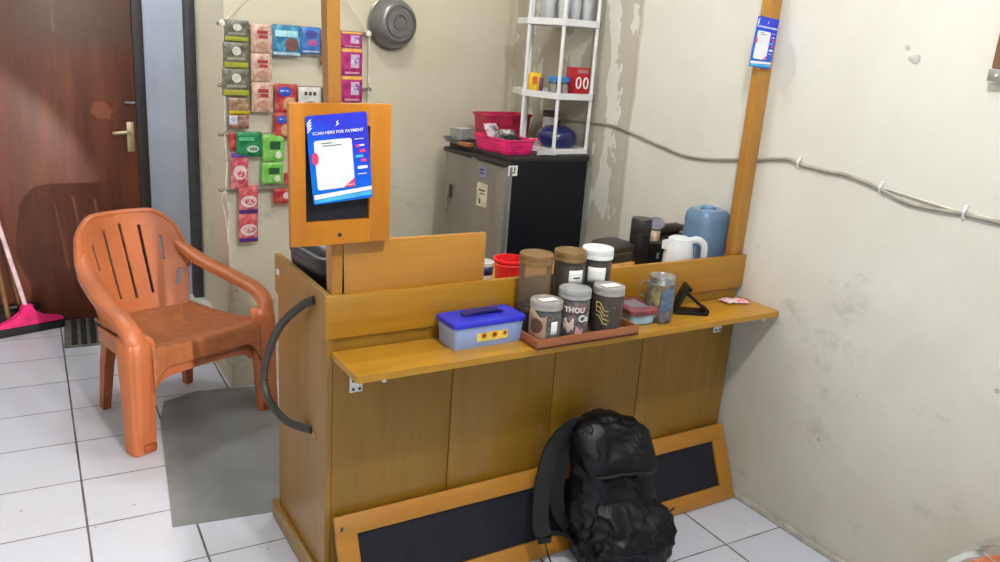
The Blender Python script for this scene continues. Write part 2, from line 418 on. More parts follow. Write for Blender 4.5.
def payment_card(root, w, h):
    pts = rrect(w, h, .006); b = flat(pts, -.001); bmesh.ops.scale(b, vec=(1, 5, 1), verts=b.verts)
    k = obj('card_sheet', b, CARD_BLUE, root)
    y = -.0064
    b = flat(rrect(w * .62, h * .56, .006), y); bmesh.ops.translate(b, vec=(-w * .10, 0, -h * .06), verts=b.verts); obj('white_panel', b, CW, k)
    b = flat([(w * .02, -h * .34), (w * .21, -h * .34), (w * .21, -h * .24)], y - .0006); obj('pink_corner', b, CPK, k)
    b = BM()
    for dx in (.1, .14, .18): cyl(b, (w * dx, y - .0014, -h * .315), w * .012, .0006, rot=(R(90), 0, 0), n=10)
    obj('white_dots', b, CW, k)
    b = flat([(-w * .41 + w * .055 * math.cos(a * .3307), h * .02 + w * .1 * math.sin(a * .3307)) for a in range(19)], y - .0006); obj('pink_spot', b, CPK, k)
    b = flat([(-w * .48, -h * .445), (w * .49, -h * .405), (w * .49, -h * .36), (-w * .48, -h * .39)], y); obj('white_band', b, CW, k)
    b = flat([(-w * .48, -h * .485), (w * .47, -h * .465), (w * .49, -h * .415), (-w * .48, -h * .45)], y); obj('cyan_band', b, CCY, k)
    for i in range(4):
        b = flat([(-w * .49, h * (.42 - .03 * i)), (-w * (.44 - .0 * i), h * (.46 - .03 * i)), (-w * .41, h * (.46 - .03 * i)), (-w * .49, h * (.40 - .03 * i))], y); obj('white_stripe', b, CW, k)
    for fx, fz, ww, hh, m in ((.335, .20, .16, .008, CW), (.30, .12, .06, .035, CPK), (.37, .125, .09, .02, CW), (.38, .06, .10, .035, CPK), (.32, .0, .13, .03, CCY), (.385, -.05, .09, .035, CPK), (.36, -.13, .17, .035, CW), (.35, -.205, .15, .008, CW)):
        b = flat(rrect(w * ww, h * hh, min(w * ww, h * hh) * .3, 3), y); bmesh.ops.translate(b, vec=(w * fx, 0, h * fz), verts=b.verts); obj('badge', b, m, k)
    b = flat([(-w * .035, h * .365), (w * .03, h * .39), (w * .0, h * .40), (w * .02, h * .43), (-w * .02, h * .415), (-w * .01, h * .395)], y); obj('logo', b, CW, k)
    b = text_bm('SCAN HERE FOR PAYMENT', h * .050, .00012); bmesh.ops.translate(b, vec=(0, y - .0004, h * .30), verts=b.verts); obj('lettering', b, CW, k)
    b = BM()
    for fx, fz, ww in ((-.2, .185, .18), (-.12, .155, .3)): box(b, (w * fx, y - .0006, h * fz), (w * ww, .0004, h * .009))
    obj('small_print', b, INK, k)
    return k
# sign frame on the left post
sg = thing('sign_frame', 'honey wooden frame with black insert hanging on the left post', 'sign', (-1.4925, .0, 1.197), rot=(0, R(-.9), 0))
b = BM(); M = Matrix(((1, 0, 0, 0), (0, 0, 1, 0), (0, 1, 0, 0), (0, 0, 0, 1)))
fw, fh = .256, .342; iw = (-.090, .072); ih = (-.112, .118)
for c_, s_ in (((iw[0] - fw / 2) / 2, (iw[0] + fw / 2)), ((iw[1] + fw / 2) / 2, (fw / 2 - iw[1]))): box(b, (c_, -.005, 0), (s_, .02, fh), bev=.002)
for z0, z1 in ((-fh / 2, ih[0]), (ih[1], fh / 2)): box(b, ((iw[0] + iw[1]) / 2, -.005, (z0 + z1) / 2), (iw[1] - iw[0] + .004, .0198, z1 - z0))
obj('frame', b, W_SIGN, sg)
b = BM(); box(b, (-.009, .001, .003), (.17, .008, .236)); obj('black_insert', b, BLACKB, sg)
b = BM(); cyl(b, (-.006, -.0155, -.148), .005, .003, rot=(R(90), 0, 0), n=12); obj('screw', b, INK, sg)
cd = thing('payment_card', 'blue payment card taped over the black insert of the wooden frame', 'card', (-1.5005, -.0165, 1.240), rot=(R(-1), R(-5.5), 0), group=None)
payment_card(cd, .152, .210)
cd = thing('payment_card', 'small blue payment card stuck on the right post beside the wall', 'card', (-.070, .011, 1.593), rot=(0, R(4), R(0)))
payment_card(cd, .098, .155)

# leaning board
lb = thing('leaning_board', 'long wooden framed black board leaning against the counter front on the floor', 'board', (-.757, -.122, .001), rot=(R(-24), 0, 0))
lw, lh = 1.49, .272
b = BM()
for z0, z1 in ((0, .056), (lh - .056, lh)): box(b, (0, 0, (z0 + z1) / 2), (lw, .018, z1 - z0), bev=.002)
for sgn in (-1, 1): box(b, (sgn * (lw / 2 - .03), 0, lh / 2), (.06, .0176, lh - .11))
obj('frame', b, wood('leaning_frame_wood', (168, 112, 34), (192, 134, 48), 'x'), lb)
b = BM(); box(b, (0, .004, lh / 2), (lw - .10, .006, lh - .09)); obj('black_panel', b, BLACKB, lb)
b = BM(); box(b, (-lw / 2 + .018, -.0095, lh - .035), (.006, .002, .012), rot=(0, R(20), 0)); obj('nail_hole', b, INK, lb)

# ------------------------------------------------------------------ orange chair
def chair():
    O = mat('orange_plastic', (174, 99, 60), .42, var=.06, scale=6)
    c = thing('plastic_chair', 'orange plastic armchair with slotted back standing on white tiles', 'chair', (-1.580, 1.140, .003), R(21.8))
    def hw(z): return .186 + .042 * min(1, max(0, (z - .36) / .2)) - .03 * max(0, (z - .62) / .17)
    def bpt(s, t):
        z = .355 + t * .402
        zz = z - max(0, abs(s) - .55) ** 2 * .32 * max(0, (t - .45) / .55) ** 1.5
        w = hw(z)
        v = .462 + .138 * t - .070 * s * s * (.7 + .3 * t)
        return Vector((s * w, v, zz))
    slots = [(-.075, .43, -.085, .700, .0065), (-.005, .42, -.01, .718, .0065), (.065, .43, .068, .705, .0065), (-.140, .555, -.150, .655, .005), (.135, .555, .140, .655, .005), (-.165, .455, -.19, .515, .008), (.165, .455, .19, .515, .008)]
    def keep(a, d):
        p = bpt(a * 2 - 1, d)
        for u0, z0, u1, z1, r in slots:
            if z0 < p.z < z1:
                k = (p.z - z0) / (z1 - z0)
                if abs(p.x - (u0 + (u1 - u0) * k)) < r: return False
        return True
    b = BM(); grid(b, 260, 90, lambda a, d: bpt(a * 2 - 1, d), keep); obj('backrest', b, O, c, solid=.011, soff=0)
    # rounded rim round the back
    b = BM(); pts = [bpt(-1, t / 12) for t in range(5, 13)] + [bpt(-1 + 2 * i / 24, 1) for i in range(1, 24)] + [bpt(1, t / 12) for t in range(12, 4, -1)]
    sweep(b, [p + Vector((0, .008, 0)) for p in pts], [(.012 * math.cos(a * math.pi / 5), .017 * math.sin(a * math.pi / 5)) for a in range(10)], (0, 1, 0)); obj('back_rim', b, O, c)
    # seat with a dished, grained top and a rolled front apron
    OS = mat('shaded_seat_grain', (150, 88, 50), .5, var=.1, scale=30, bump=.35, bscale=160)  # same plastic as the rest, with the seat's shading put into a darker colour
    def spt(a, d):
        s = a * 2 - 1
        if d < .22:
            k = d / .22; zb = .312 - .085 * max(0, (abs(s) - .72) / .28) ** 2; v = -.006 - .004 * (1 - k); z = zb + (.384 - zb) * k
        else:
            k = (d - .22) / .78; v = -.006 + .470 * k; z = .384 + .010 * math.sin(min(1, k * 8) * math.pi / 2) - .028 * math.sin(k * math.pi) * (1 - .5 * s * s) - .026 * k + .012 * abs(s) ** 4
        return Vector((s * (.232 - .036 * max(0, (d - .22) / .78)), v, z))
    b = BM(); grid(b, 40, 40, spt); obj('seat', b, OS, c, solid=.01, soff=0)
    b = BM()
    for sg_ in (-1, 1): sweep(b, catmull([(sg_ * .258, .0, .335), (sg_ * .23, .2, .33), (sg_ * .195, .43, .33)], 6), [(-.007, -.03), (.007, -.03), (.007, .03), (-.007, .03)])
    sweep(b, catmull([(-.225, .03, .255), (-.17, .022, .292), (0, .02, .302), (.17, .022, .292), (.225, .03, .255)], 6), [(-.005, -.032), (.005, -.032), (.005, .026), (-.005, .026)])
    sweep(b, [Vector((-.19, .425, .33)), Vector((.19, .425, .33))], [(-.007, -.03), (.007, -.03), (.007, .03), (-.007, .03)])
    obj('seat_skirt', b, O, c)
    for sg_ in (-1, 1):
        # arm: broad band that flows from the back's shoulder to the front leg
        path = catmull([(sg_ * .186, .545, .660), (sg_ * .214, .485, .612), (sg_ * .244, .37, .564), (sg_ * .274, .22, .530), (sg_ * .288, .09, .503), (sg_ * .287, .02, .458), (sg_ * .276, .005, .385)], 8)
        prof = [(-.033, -.019), (-.032, .0), (-.026, .007), (.0, .010), (.026, .007), (.032, .0), (.033, -.019), (.028, -.019), (.026, -.002), (.0, .003), (-.026, -.002), (-.028, -.019)]
        if sg_ > 0: prof = [(-a, d) for a, d in reversed(prof)]
        n = len(path); rings = []
        b = BM()
        upv = []
        for i in range(n):
            k = i / (n - 1)
            upv.append(Vector((0, -.75 * max(0, 1 - k * 3) , 1)).lerp(Vector((sg_ * .35, -.9, .35)), max(0, (k - .62) / .38)).normalized())
        for i, p in enumerate(path):
            d = (path[min(i + 1, n - 1)] - path[max(i - 1, 0)]).normalized(); s = d.cross(upv[i]).normalized(); w = s.cross(d).normalized()
            sc = .45 + .6 * min(1, i / 14)
            rings.append([p + s * a * sc + w * q * sc for a, q in prof])
        loft(b, rings); ar = obj('armrest', b, O, c, ang=50)
        # web that joins the shoulder of the back to the arm above the armhole
        def web(i, j):
            A = path[int(round(j * 18))]; B = bpt(sg_ * 1.0, .88 - .40 * j)
            P = B.lerp(A, i); P.y += .010 * math.sin(math.pi * i); return P
        b = BM(); grid(b, 8, 18, web); obj('side_web', b, O, ar, solid=.009, soff=0)
        # front leg: wide fluted channel, wrapping the corner
        def lring(z, i=0):
            k = z / .44; u1 = .318 + .004 * (1 - k); u0 = u1 - (.092 + .024 * k) + i * 1.4; u1 -= i; dp = .06 + .03 * k; y0 = -.014 + .006 * k + i
            pr_ = []
            N = 16
            for i in range(N + 1):
                q = i / N; fl = .008 * max(0, math.sin(q * math.pi * 3)) if z > .05 else 0
                rnd = .02 * (max(0, abs(q - .5) - .38) / .12) ** 2
                pr_.append((u0 + (u1 - u0) * q, y0 + fl + rnd, z))
            pr_ += [(u1, y0 + dp, z), (u1 - .008, y0 + dp, z), (u1 - .009, y0 + .03, z), (u0 + .009, y0 + .032, z), (u0, y0 + .034, z)]
            return [Vector((sg_ * a, d_, e)) for a, d_, e in pr_]
        b = BM(); loft(b, [lring(z) for z in (.0, .045, .046, .12, .22, .32, .38, .405)] + [lring(.420, .003), lring(.432, .010), lring(.440, .020)]); lg = obj('leg', b, O, c, ang=50)
        b = BM(); box(b, (sg_ * .262, -.0165, .022), (.05, .006, .03), bev=.006); obj('foot_cap', b, mat('orange_shade_plug', (150, 72, 36), .5), lg)
        # rear leg, splayed
        b = BM(); P = [Vector((sg_ * .165, .39, .36)), Vector((sg_ * .176, .425, .2)), Vector((sg_ * .186, .445, 0))]
        sweep(b, P, [(-.02, -.016), (.02, -.016), (.02, -.009), (-.012, -.009), (-.012, .022), (-.02, .022)], (0, 1, 0), [1.25, 1.0, .8]); obj('leg', b, mat('orange_leg_plastic', (160, 86, 48), .4), c)
    return c
chair()

# ------------------------------------------------------------------ floor things
b = BM(); pts = [(-1.834, .512), (-1.50, .466), (-1.30, .47), (-1.29, 1.47), (-1.56, 1.515), (-1.70, 1.46), (-1.742, 1.296), (-1.79, .885)]
cx_, cy_ = -1.55, 1.0
prism(b, [(x - cx_, y - cy_) for x, y in pts], 0, .0025)
tag(obj('floor_mat', b, mat('grey_vinyl', (126, 129, 131), .45, var=.08, scale=5), loc=(cx_, cy_, .0003)), 'grey vinyl sheet lying on the tiles between chair and counter', 'mat')
dm = thing('door_mat', 'small black and grey ribbed door mat at the foot of the door', 'mat', (-1.80, 2.42, .0003), R(-4))
b = BM(); box(b, (0, 0, .004), (.40, .40, .008), bev=.003); obj('mat_base', b, mat('mat_border', (98, 98, 96), .9, bump=.5, bscale=300), dm)
b = BM()
for k in range(9): box(b, (-.155 + k * .041, 0, .011), (.026, .37, .010), bev=.004)
obj('rib', b, mat('mat_ribs', (30, 30, 32), .9, bump=.5, bscale=300), dm)

def squeegee():
    q = thing('floor_squeegee', 'pink floor squeegee with pale pole leaning on the brown door', 'squeegee', (-2.148, 2.512, .0), R(16))
    b = BM(); M = Matrix(((1, 0, 0, 0), (0, 0, 1, 0), (0, 1, 0, 0), (0, 0, 0, 1)))
    pr_ = [(-.16, .045), (.16, .045), (.16, .06), (.08, .078), (.03, .11), (.022, .15), (-.022, .15), (-.03, .11), (-.08, .078), (-.16, .06)]
    prism(b, pr_, -.016, .016, M); bmesh.ops.bevel(b, geom=list(b.edges), offset=.003, segments=1, affect='EDGES'); obj('head', b, PINK, q)
    b = BM(); box(b, (0, 0, .026), (.335, .02, .05), bev=.004); obj('rubber_blade', b, BLACKM, q)
    b = BM(); tube(b, [(0, .0, .12), (-.19, .015, 1.12)], .0105, 12, smooth=False); p = obj('pole', b, mat('pale_pink_pole', (228, 196, 206), .35), q)
    b = BM(); tube(b, [(-.19, .015, 1.11), (-.218, .017, 1.26)], .014, 12, smooth=False); obj('grip', b, PINK, q)
squeegee()
def broom(loc, lean, label, rz):
    q = thing('broom', label, 'broom', loc, rz)
    b = BM(); tube(b, [(0, 0, .13), (lean, .03, 1.25)], .011, 12, smooth=False); obj('stick', b, W_STICK, q)
    b = BM(); box(b, (0, 0, .115), (.17, .035, .03), bev=.008); obj('head', b, BLACKP, q)
    b = BM(); loft(b, [[(x * s, y * s2, z) for x, y in rrect(.2, .05, .02)] for s, s2, z in ((1.08, 1.3, 0), (1, 1.1, .04), (.85, .8, .10))]); obj('bristles', b, mat('dark_bristles', (36, 34, 34), .9, bump=.8, bscale=200), q)
broom((-2.175, 2.588, 0), -.14, 'broom with brown wooden stick just behind the squeegee pole', R(5))
b = BM(); tube(b, [(0, 0, .006), (-.10, .06, 1.18)], .011, 12, smooth=False)
tag(obj('wooden_stick', b, W_STICK, loc=(-2.222, 2.55, 0)), 'plain brown wooden stick leaning on the door left of the broom', 'stick')

# ------------------------------------------------------------------ backpack
def backpack():
    NY = mat('black_nylon', (5, 7, 13), .42, var=.15, scale=9, bump=1.0, bscale=22, spec=.3)
    NZ = mat('black_zip', (12, 12, 14), .5); WB = mat('black_webbing', (9, 10, 14), .7, bump=.5, bscale=260)
    q = thing('backpack', 'black nylon backpack slumped on the floor against the leaning board', 'backpack', (-.655, -.222, 0), R(-12))
    def se(w, d, n=40, p=3.0):
        out = []
        for k in range(n):
            a = 2 * math.pi * k / n; c, s = math.cos(a), math.sin(a)
            out.append((w * math.copysign(abs(c) ** (2 / p), c), d * math.copysign(abs(s) ** (2 / p), s)))
        return out
    def wr(v, amt, sc=10.):
        v = Vector(v); p = v * sc
        c = 1 - abs(noise.noise(p * Vector((1.0, 1.0, 1.0)))) * 3.2; c2 = 1 - abs(noise.noise(p * 2.3 + Vector((9, 2, 4)))) * 3.2
        d = noise.noise_vector(p * .8 + Vector((5, 5, 5))) * amt
        out = Vector((v.x, v.y + .04, 0)); out = out.normalized() if out.length > 1e-4 else Vector((0, 0, 1))
        c3 = 1 - abs(noise.noise(Vector((p.x * 2.2 + p.z * 1.4, p.y * 2, p.z * 1.1 - p.x * 1.3)) + Vector((2, 7, 1)))) * 4
        return v + d + out * (max(-.6, c) * amt * .5 + max(-.6, c2) * amt * .45 + max(-.5, c3) * amt * .55)
    def shell(rows, amt, p=2.7, sub=13):
        A = catmull([Vector((r[0], r[1], r[2])) for r in rows], sub); B = catmull([Vector((r[3] * 1.09, r[4], 0)) for r in rows], sub)
        rings = []
        for a, w in zip(A, B):
            ring = [wr((a.y + x, a.z + y, a.x), amt) for x, y in se(max(.004, w.x), max(.004, w.y), 110, p)]
            for v in ring: v.z = max(v.z, .003)
            rings.append(ring)
        b = BM(); loft(b, rings); return b
    b = shell([(0.004, .0, .0, .08, .05), (.012, .0, .0, .112, .070), (.07, .0, .0, .132, .084), (.15, -.004, .012, .130, .082), (.24, -.012, .038, .117, .072), (.33, -.022, .068, .102, .060), (.40, -.032, .085, .088, .048), (.432, -.036, .092, .06, .034), (.440, -.036, .093, .025, .016)], .013)
    obj('body', b, NY, q, ang=180)
    b = shell([(.008, .012, -.055, .06, .03), (.02, .014, -.058, .105, .048), (.08, .020, -.058, .124, .062), (.14, .020, -.048, .122, .060), (.20, .014, -.028, .104, .046), (.225, .010, -.012, .07, .02)], .015)
    obj('front_pocket', b, NY, q, ang=180)
    b = shell([(.285, -.002, .030, .080, .035), (.305, -.004, .030, .108, .060), (.35, -.010, .045, .116, .068), (.40, -.018, .070, .110, .060), (.436, -.024, .086, .084, .046), (.448, -.026, .09, .04, .02)], .013)
    obj('top_flap', b, NY, q, ang=180)
    b = BM(); tube(b, [wr((x, y, z), .006) for x, y, z in ((-.118, -.005, .315), (-.09, -.035, .315), (-.02, -.046, .322), (.05, -.038, .318), (.092, -.005, .30))], .0038, 8); obj('zip', b, NZ, q)
    b = BM(); tube(b, [(.10, -.055, .17), (.118, -.075, .185), (.142, -.08, .205), (.146, -.08, .21)], .0028, 6); obj('zip', b, NZ, q)
    b = BM(); sweep(b, catmull([(-.065, .125, .42), (-.055, .13, .446), (-.02, .13, .45), (.0, .13, .425)], 8), [(-.002, -.012), (.002, -.012), (.002, .012), (-.002, .012)], (0, 1, 0)); obj('carry_loop', b, WB, q)
    pts = catmull([(-.095, .100, .425), (-.145, .100, .418), (-.205, .075, .375), (-.240, .045, .30), (-.256, .02, .21), (-.256, .005, .15), (-.246, -.005, .12)], 8)
    b = BM(); sweep(b, pts, [(-.025, -.005), (0, -.008), (.025, -.005), (.025, .005), (0, .008), (-.025, .005)], (.15, 1, .1)); st = obj('shoulder_strap', b, WB, q, ang=60)
    b = BM(); box(b, (-.245, -.008, .108), (.042, .010, .022), bev=.003); obj('buckle', b, BLACKP, st)
    pts = catmull([(-.245, -.008, .105), (-.232, -.015, .06), (-.215, -.02, .02), (-.19, -.03, .004)], 8)
    b = BM(); sweep(b, pts, [(-.0015, -.010), (.0015, -.010), (.0015, .010), (-.0015, .010)], (.3, 1, 0))
    pts = catmull([(-.245, -.004, .105), (-.21, .005, .118), (-.16, .01, .098), (-.115, .0, .07)], 8); sweep(b, pts, [(-.0015, -.010), (.0015, -.010), (.0015, .010), (-.0015, .010)], (.3, 1, 0))
    obj('webbing_tail', b, WB, st)
    pts = catmull([(-.09, .12, .385), (-.14, .11, .35), (-.175, .085, .27), (-.180, .06, .17), (-.12, .04, .08)], 8)
    b = BM(); sweep(b, pts, [(-.022, -.005), (.022, -.005), (.022, .005), (-.022, .005)], (.15, 1, .1)); obj('shoulder_strap', b, WB, q, ang=60)
backpack()

# ------------------------------------------------------------------ on the drop shelf
SZ = .7345
bx = thing('storage_box', 'light blue plastic box with dark blue handled lid on the drop shelf', 'box', (-1.100, -.062, SZ), R(2))
bl = mat('light_blue_plastic', (150, 176, 232), .35, var=.04); db = mat('royal_blue_plastic', (44, 52, 196), .35, var=.05)
b = BM(); loft(b, [[(x, y, z) for x, y in rrect(w, d, .012)] for w, d, z in ((.214, .088, 0), (.218, .092, .004), (.226, .100, .062), (.230, .104, .063), (.230, .104, .069))]); obj('tub', b, bl, bx)
b = BM(); loft(b, [[(x, y, z) for x, y in rrect(w, d, .014)] for w, d, z in ((.234, .108, .063), (.236, .110, .072), (.232, .106, .077), (.196, .078, .081), (.192, .074, .080))]); ld = obj('lid', b, db, bx)
b = BM(); sweep(b, catmull([(-.062, .0, .080), (-.05, .0, .086), (0, 0, .088), (.05, 0, .086), (.062, 0, .080)], 6), [(-.013, -.003), (.013, -.003), (.013, .003), (-.013, .003)]); obj('handle', b, mat('navy_plastic', (24, 26, 96), .4), ld)
def decal(parent, y, z, tilt):
    b = BM(); box(b, (.008, y, z), (.098, .0008, .030), rot=(tilt, 0, 0)); k = obj('flower_sticker', b, mat('yellow_sticker', (212, 202, 96), .5), parent)
    for i, (dx, r_, c) in enumerate(((-.028, .009, 'a'), (.006, .0105, 'b'), (.040, .008, 'a'))):
        b = BM()
        for p in range(8): cyl(b, (.008 + dx + r_ * .75 * math.cos(p * .785), y - .0008, z + r_ * .75 * math.sin(p * .785)), r_ * .42, .0008, rot=(R(90) + tilt, 0, 0), n=8)
        fl = obj('flower', b, mat('orange_petals', (226, 150, 30), .5), k)
        b = BM(); cyl(b, (.008 + dx, y - .0014, z), r_ * .6, .0008, rot=(R(90) + tilt, 0, 0), n=10); obj('flower_centre', b, mat('brown_ink', (110, 52, 22), .6), fl)
decal(bx, -.0488, .034, R(-4))

TX, TY = -.812, -.118
tr = thing('jar_tray', 'shallow brown wooden tray holding three small jars on the drop shelf', 'tray', (TX, TY, SZ), R(0))
TRW = wood('tray_wood', (140, 82, 50), (168, 104, 68), 'x')
tw, td = .362, .138
b = BM(); box(b, (0, 0, .003), (tw, td, .006)); obj('tray_base', b, TRW, tr)
for c_, s_ in (((0, -td / 2 + .004, .015), (tw, .008, .03)), ((0, td / 2 - .004, .012), (tw, .008, .016)), ((-tw / 2 + .004, 0, .015), (.008, td - .016, .03)), ((tw / 2 - .004, 0, .015), (.008, td - .016, .03))):
    b = BM(); box(b, c_, s_, bev=.002); obj('tray_side', b, TRW, tr)

def cyl_patch(r, a0, a1, z0, z1, n=14, jag=None):
    b = BM(); grid(b, n, 3, lambda i, j: Vector((r * math.sin(a0 + (a1 - a0) * i), -r * math.cos(a0 + (a1 - a0) * i), z0 + (z1 - z0) * j + (jag(i, j) if jag else 0)))); return b
def bend_text(bm, r, a, z):
    for v in bm.verts:
        th = a + v.co.x / r; rr = r - v.co.y; v.co = Vector((rr * math.sin(th), -rr * math.cos(th), v.co.z + z))
    return bm
GL = clear('jar_plastic', (240, 240, 238), .86, .1); GLC = clear('cloudy_jar', (232, 226, 218), .84, .12, (170, 160, 148))
def jar(name, label, loc, r, h, lid_m, lid_h, lid_r, body_m, fill_m, fill_h, group, rz=R(-40), ridged=True, contents_name='contents', neck=True):
    j = thing(name, label, 'jar', loc, rz, group)
    pr_ = [(0, 0), (r * .93, 0), (r, .006), (r, h - lid_h - .010), (r * .97, h - lid_h - .003), (r * .90, h - lid_h + .001), (r * .90, h - .004)] if neck else [(0, 0), (r * .95, 0), (r, .004), (r, h - lid_h), (r * .97, h - .005)]
    b = BM(); lathe(b, pr_, 40, cap=False); obj('body', b, body_m, j)
    if fill_m:
        b = BM(); rr = r * .955
        lathe(b, [(0, .004), (rr * .94, .004), (rr, .010), (rr, fill_h - .012), (rr * .92, fill_h - .003), (rr * .45, fill_h + .002), (0, fill_h)], 40)
        for v in b.verts: v.co += noise.noise_vector(v.co * 70) * .0018
        obj(contents_name, b, fill_m, j)
    z = h - lid_h; b = BM()
    lathe(b, [(0, z + .002), (lid_r * .97, z + .002), (lid_r, z), (lid_r, z + lid_h * .35), (lid_r * .985, z + lid_h * .4), (lid_r, z + lid_h * .5), (lid_r, h - .003), (lid_r * .965, h), (lid_r * .86, h), (lid_r * .83, h - .0025), (0, h - .0025)], 48)
    o = obj('lid', b, lid_m, j)
    return j, o
LIDC = mat('cloudy_lid', (154, 150, 145), .3, var=.05); LIDG = mat('grey_lid', (150, 152, 152), .3, var=.05)
def swirl(name, c1, c2, c3, sc=60, stretch=(1, 1, 1)):
    if name in MC: return MC[name]
    t = NT(name); f = t.noise(t.coord(stretch), sc, 5, .7); t.base(t.ramp(f, [(.36, c1), (.5, c2), (.64, c3)])); t.b.inputs['Roughness'].default_value = .35; MC[name] = t.m; return t.m
COFF = swirl('brown_sachets', (50, 30, 22), (86, 58, 46), (150, 120, 104), 55)
COCO = swirl('cocoa_sachets', (64, 38, 32), (104, 72, 64), (190, 166, 156), 60)
DARKS = swirl('dark_sachets', (24, 22, 18), (44, 40, 30), (92, 80, 44), 50)
POWD = swirl('dark_powder', (40, 32, 30), (58, 48, 44), (72, 60, 54), 90)
yj = -.140; zt = SZ + .0063
# front row
j, o = jar('small_jar', 'leftmost small clear jar in the tray, white label on its lid', (-.940, yj, zt), .0445, .122, LIDC, .022, .0455, GL, COFF, .088, 'small jars in the tray')
b = BM(); box(b, (.004, 0, .1218), (.052, .026, .0008), rot=(0, 0, R(40))); obj('lid_label', b, PAPER, o)
b = cyl_patch(.0452, R(28), R(54), .034, .070); obj('side_label', b, PAPER, j, solid=.0008, soff=0)
b = cyl_patch(.0450, R(-75), R(10), .010, .092, 22, lambda i, k: .012 * math.sin(i * 6.0)); pk = obj('printed_wrapper', b, mat('tan_wrap', (158, 132, 112), .35), j, solid=.0006, soff=0)
b = BM(); grid(b, 24, 3, lambda i, k: Vector((.0458 * math.sin(R(-28) + .44 * k * math.cos(i * 6.2832)), -.0458 * math.cos(R(-28) + .44 * k * math.cos(i * 6.2832)), .056 + .022 * k * math.sin(i * 6.2832)))); bmesh.ops.remove_doubles(b, verts=b.verts, dist=.00005)
obj('cup_print', b, mat('brown_print', (92, 60, 46), .5), pk, solid=.0006, soff=0)
j, o = jar('small_jar', 'middle small jar in the tray with brown cocoa wrappers and grey lid', (-.845, yj, zt), .0455, .146, LIDG, .024, .0465, GL, COCO, .112, 'small jars in the tray')
b = cyl_patch(.0461, R(-70), R(60), .082, .104); wl = obj('printed_band', b, mat('cocoa_band', (120, 92, 84), .4), j, solid=.0006, soff=0)
b = bend_text(text_bm('THOU', .021, .0003), .0469, R(8), .093); obj('lettering', b, PAPER, wl)
b = bend_text(text_bm('Co', .028, .0006), .0469, R(44), .068); obj('lettering', b, PAPER, j)
b = cyl_patch(.0463, R(-30), R(8), .03, .062, 12, lambda i, k: .008 * math.sin(i * 9)); obj('cream_print', b, mat('cream_print', (206, 184, 172), .4), j, solid=.0006, soff=0)
b = cyl_patch(.0463, R(14), R(44), .012, .040, 12, lambda i, k: .006 * math.sin(i * 7)); obj('pink_print', b, mat('rose_print', (170, 120, 124), .4), j, solid=.0006, soff=0)
j, o = jar('small_jar', 'rightmost small jar in the tray with dark gold-striped sachets inside', (-.722, yj, zt), .0455, .142, LIDC, .022, .0465, GLC, DARKS, .108, 'small jars in the tray')
b = BM(); box(b, (.003, .002, .1418), (.056, .030, .0008), rot=(0, 0, R(42))); obj('lid_label', b, PAPER, o)
b = BM()
for k in range(4):
    pts = [Vector((.0462 * math.sin(R(a)), -.0462 * math.cos(R(a)), .098 - k * .013 - .0007 * (a + 40) + (.010 if i % 2 else 0))) for i, a in enumerate(range(-42, 22, 16))]
    tube(b, pts, .0014, 6, smooth=False)
tube(b, [Vector((.0462 * math.sin(R(a)), -.0462 * math.cos(R(a)), z)) for a, z in ((-44, .10), (30, .088), (10, .045), (-40, .074), (-44, .10))], .001, 6, smooth=False)
obj('gold_print', b, mat('gold_ink', (196, 178, 104), .4), j)
# tall row behind the tray
yt = -.0475; LB = mat('tan_lid', (122, 94, 54), .35, var=.05)
j, o = jar('tall_canister', 'tall nearly empty clear canister with tan lid, leftmost of the tall three', (-.922, yt, SZ), .0465, .236, LB, .028, .049, clear('tall_clear', (236, 228, 216), .80, .1, (188, 172, 150)), POWD, .085, 'tall canisters behind the tray')
j, o = jar('tall_canister', 'tall canister with tan lid and dark powder, middle of the tall three', (-.803, yt, SZ), .0455, .236, LB, .028, .048, GLC, POWD, .195, 'tall canisters behind the tray')
b = cyl_patch(.0462, R(4), R(62), .146, .186); k_ = obj('side_label', b, PAPER, j, solid=.0008, soff=0)
b = cyl_patch(.0472, R(20), R(48), .162, .166); obj('pen_marks', b, INK, k_, solid=.0006, soff=0)
j, o = jar('tall_canister', 'tall canister with white lid and dark powder inside, beside tan lidded ones', (-.703, yt, SZ), .0445, .238, WHITEP, .030, .0475, GLC, swirl('black_powder', (26, 24, 24), (40, 38, 38), (54, 50, 48), 90), .200, 'tall canisters behind the tray')
b = cyl_patch(.0455, R(-30), R(40), .140, .186); obj('side_label', b, PAPER, j, solid=.0008, soff=0)
# mauve lidded box
mb = thing('lidded_box', 'light blue box with mauve lid half hidden behind the jar tray', 'box', (-.553, -.068, SZ), R(-4))
b = BM(); loft(b, [[(x, y, z) for x, y in rrect(w, d, .015)] for w, d, z in ((.08, .10, 0), (.088, .108, .004), (.092, .112, .034))]); obj('tub', b, mat('pale_blue_tub', (150, 186, 204), .4), mb)
b = BM(); loft(b, [[(x, y, z) for x, y in rrect(w, d, .018)] for w, d, z in ((.098, .12, .032), (.104, .126, .036), (.104, .126, .048), (.094, .116, .054), (.07, .085, .055), (.066, .08, .050))]); ld = obj('lid', b, mat('mauve_lid', (124, 62, 72), .4), mb)
b = BM(); prism(b, rrect(.062, .076, .014), .0502, .0512); obj('grey_inset', b, mat('grey_inset', (120, 122, 128), .4), ld)
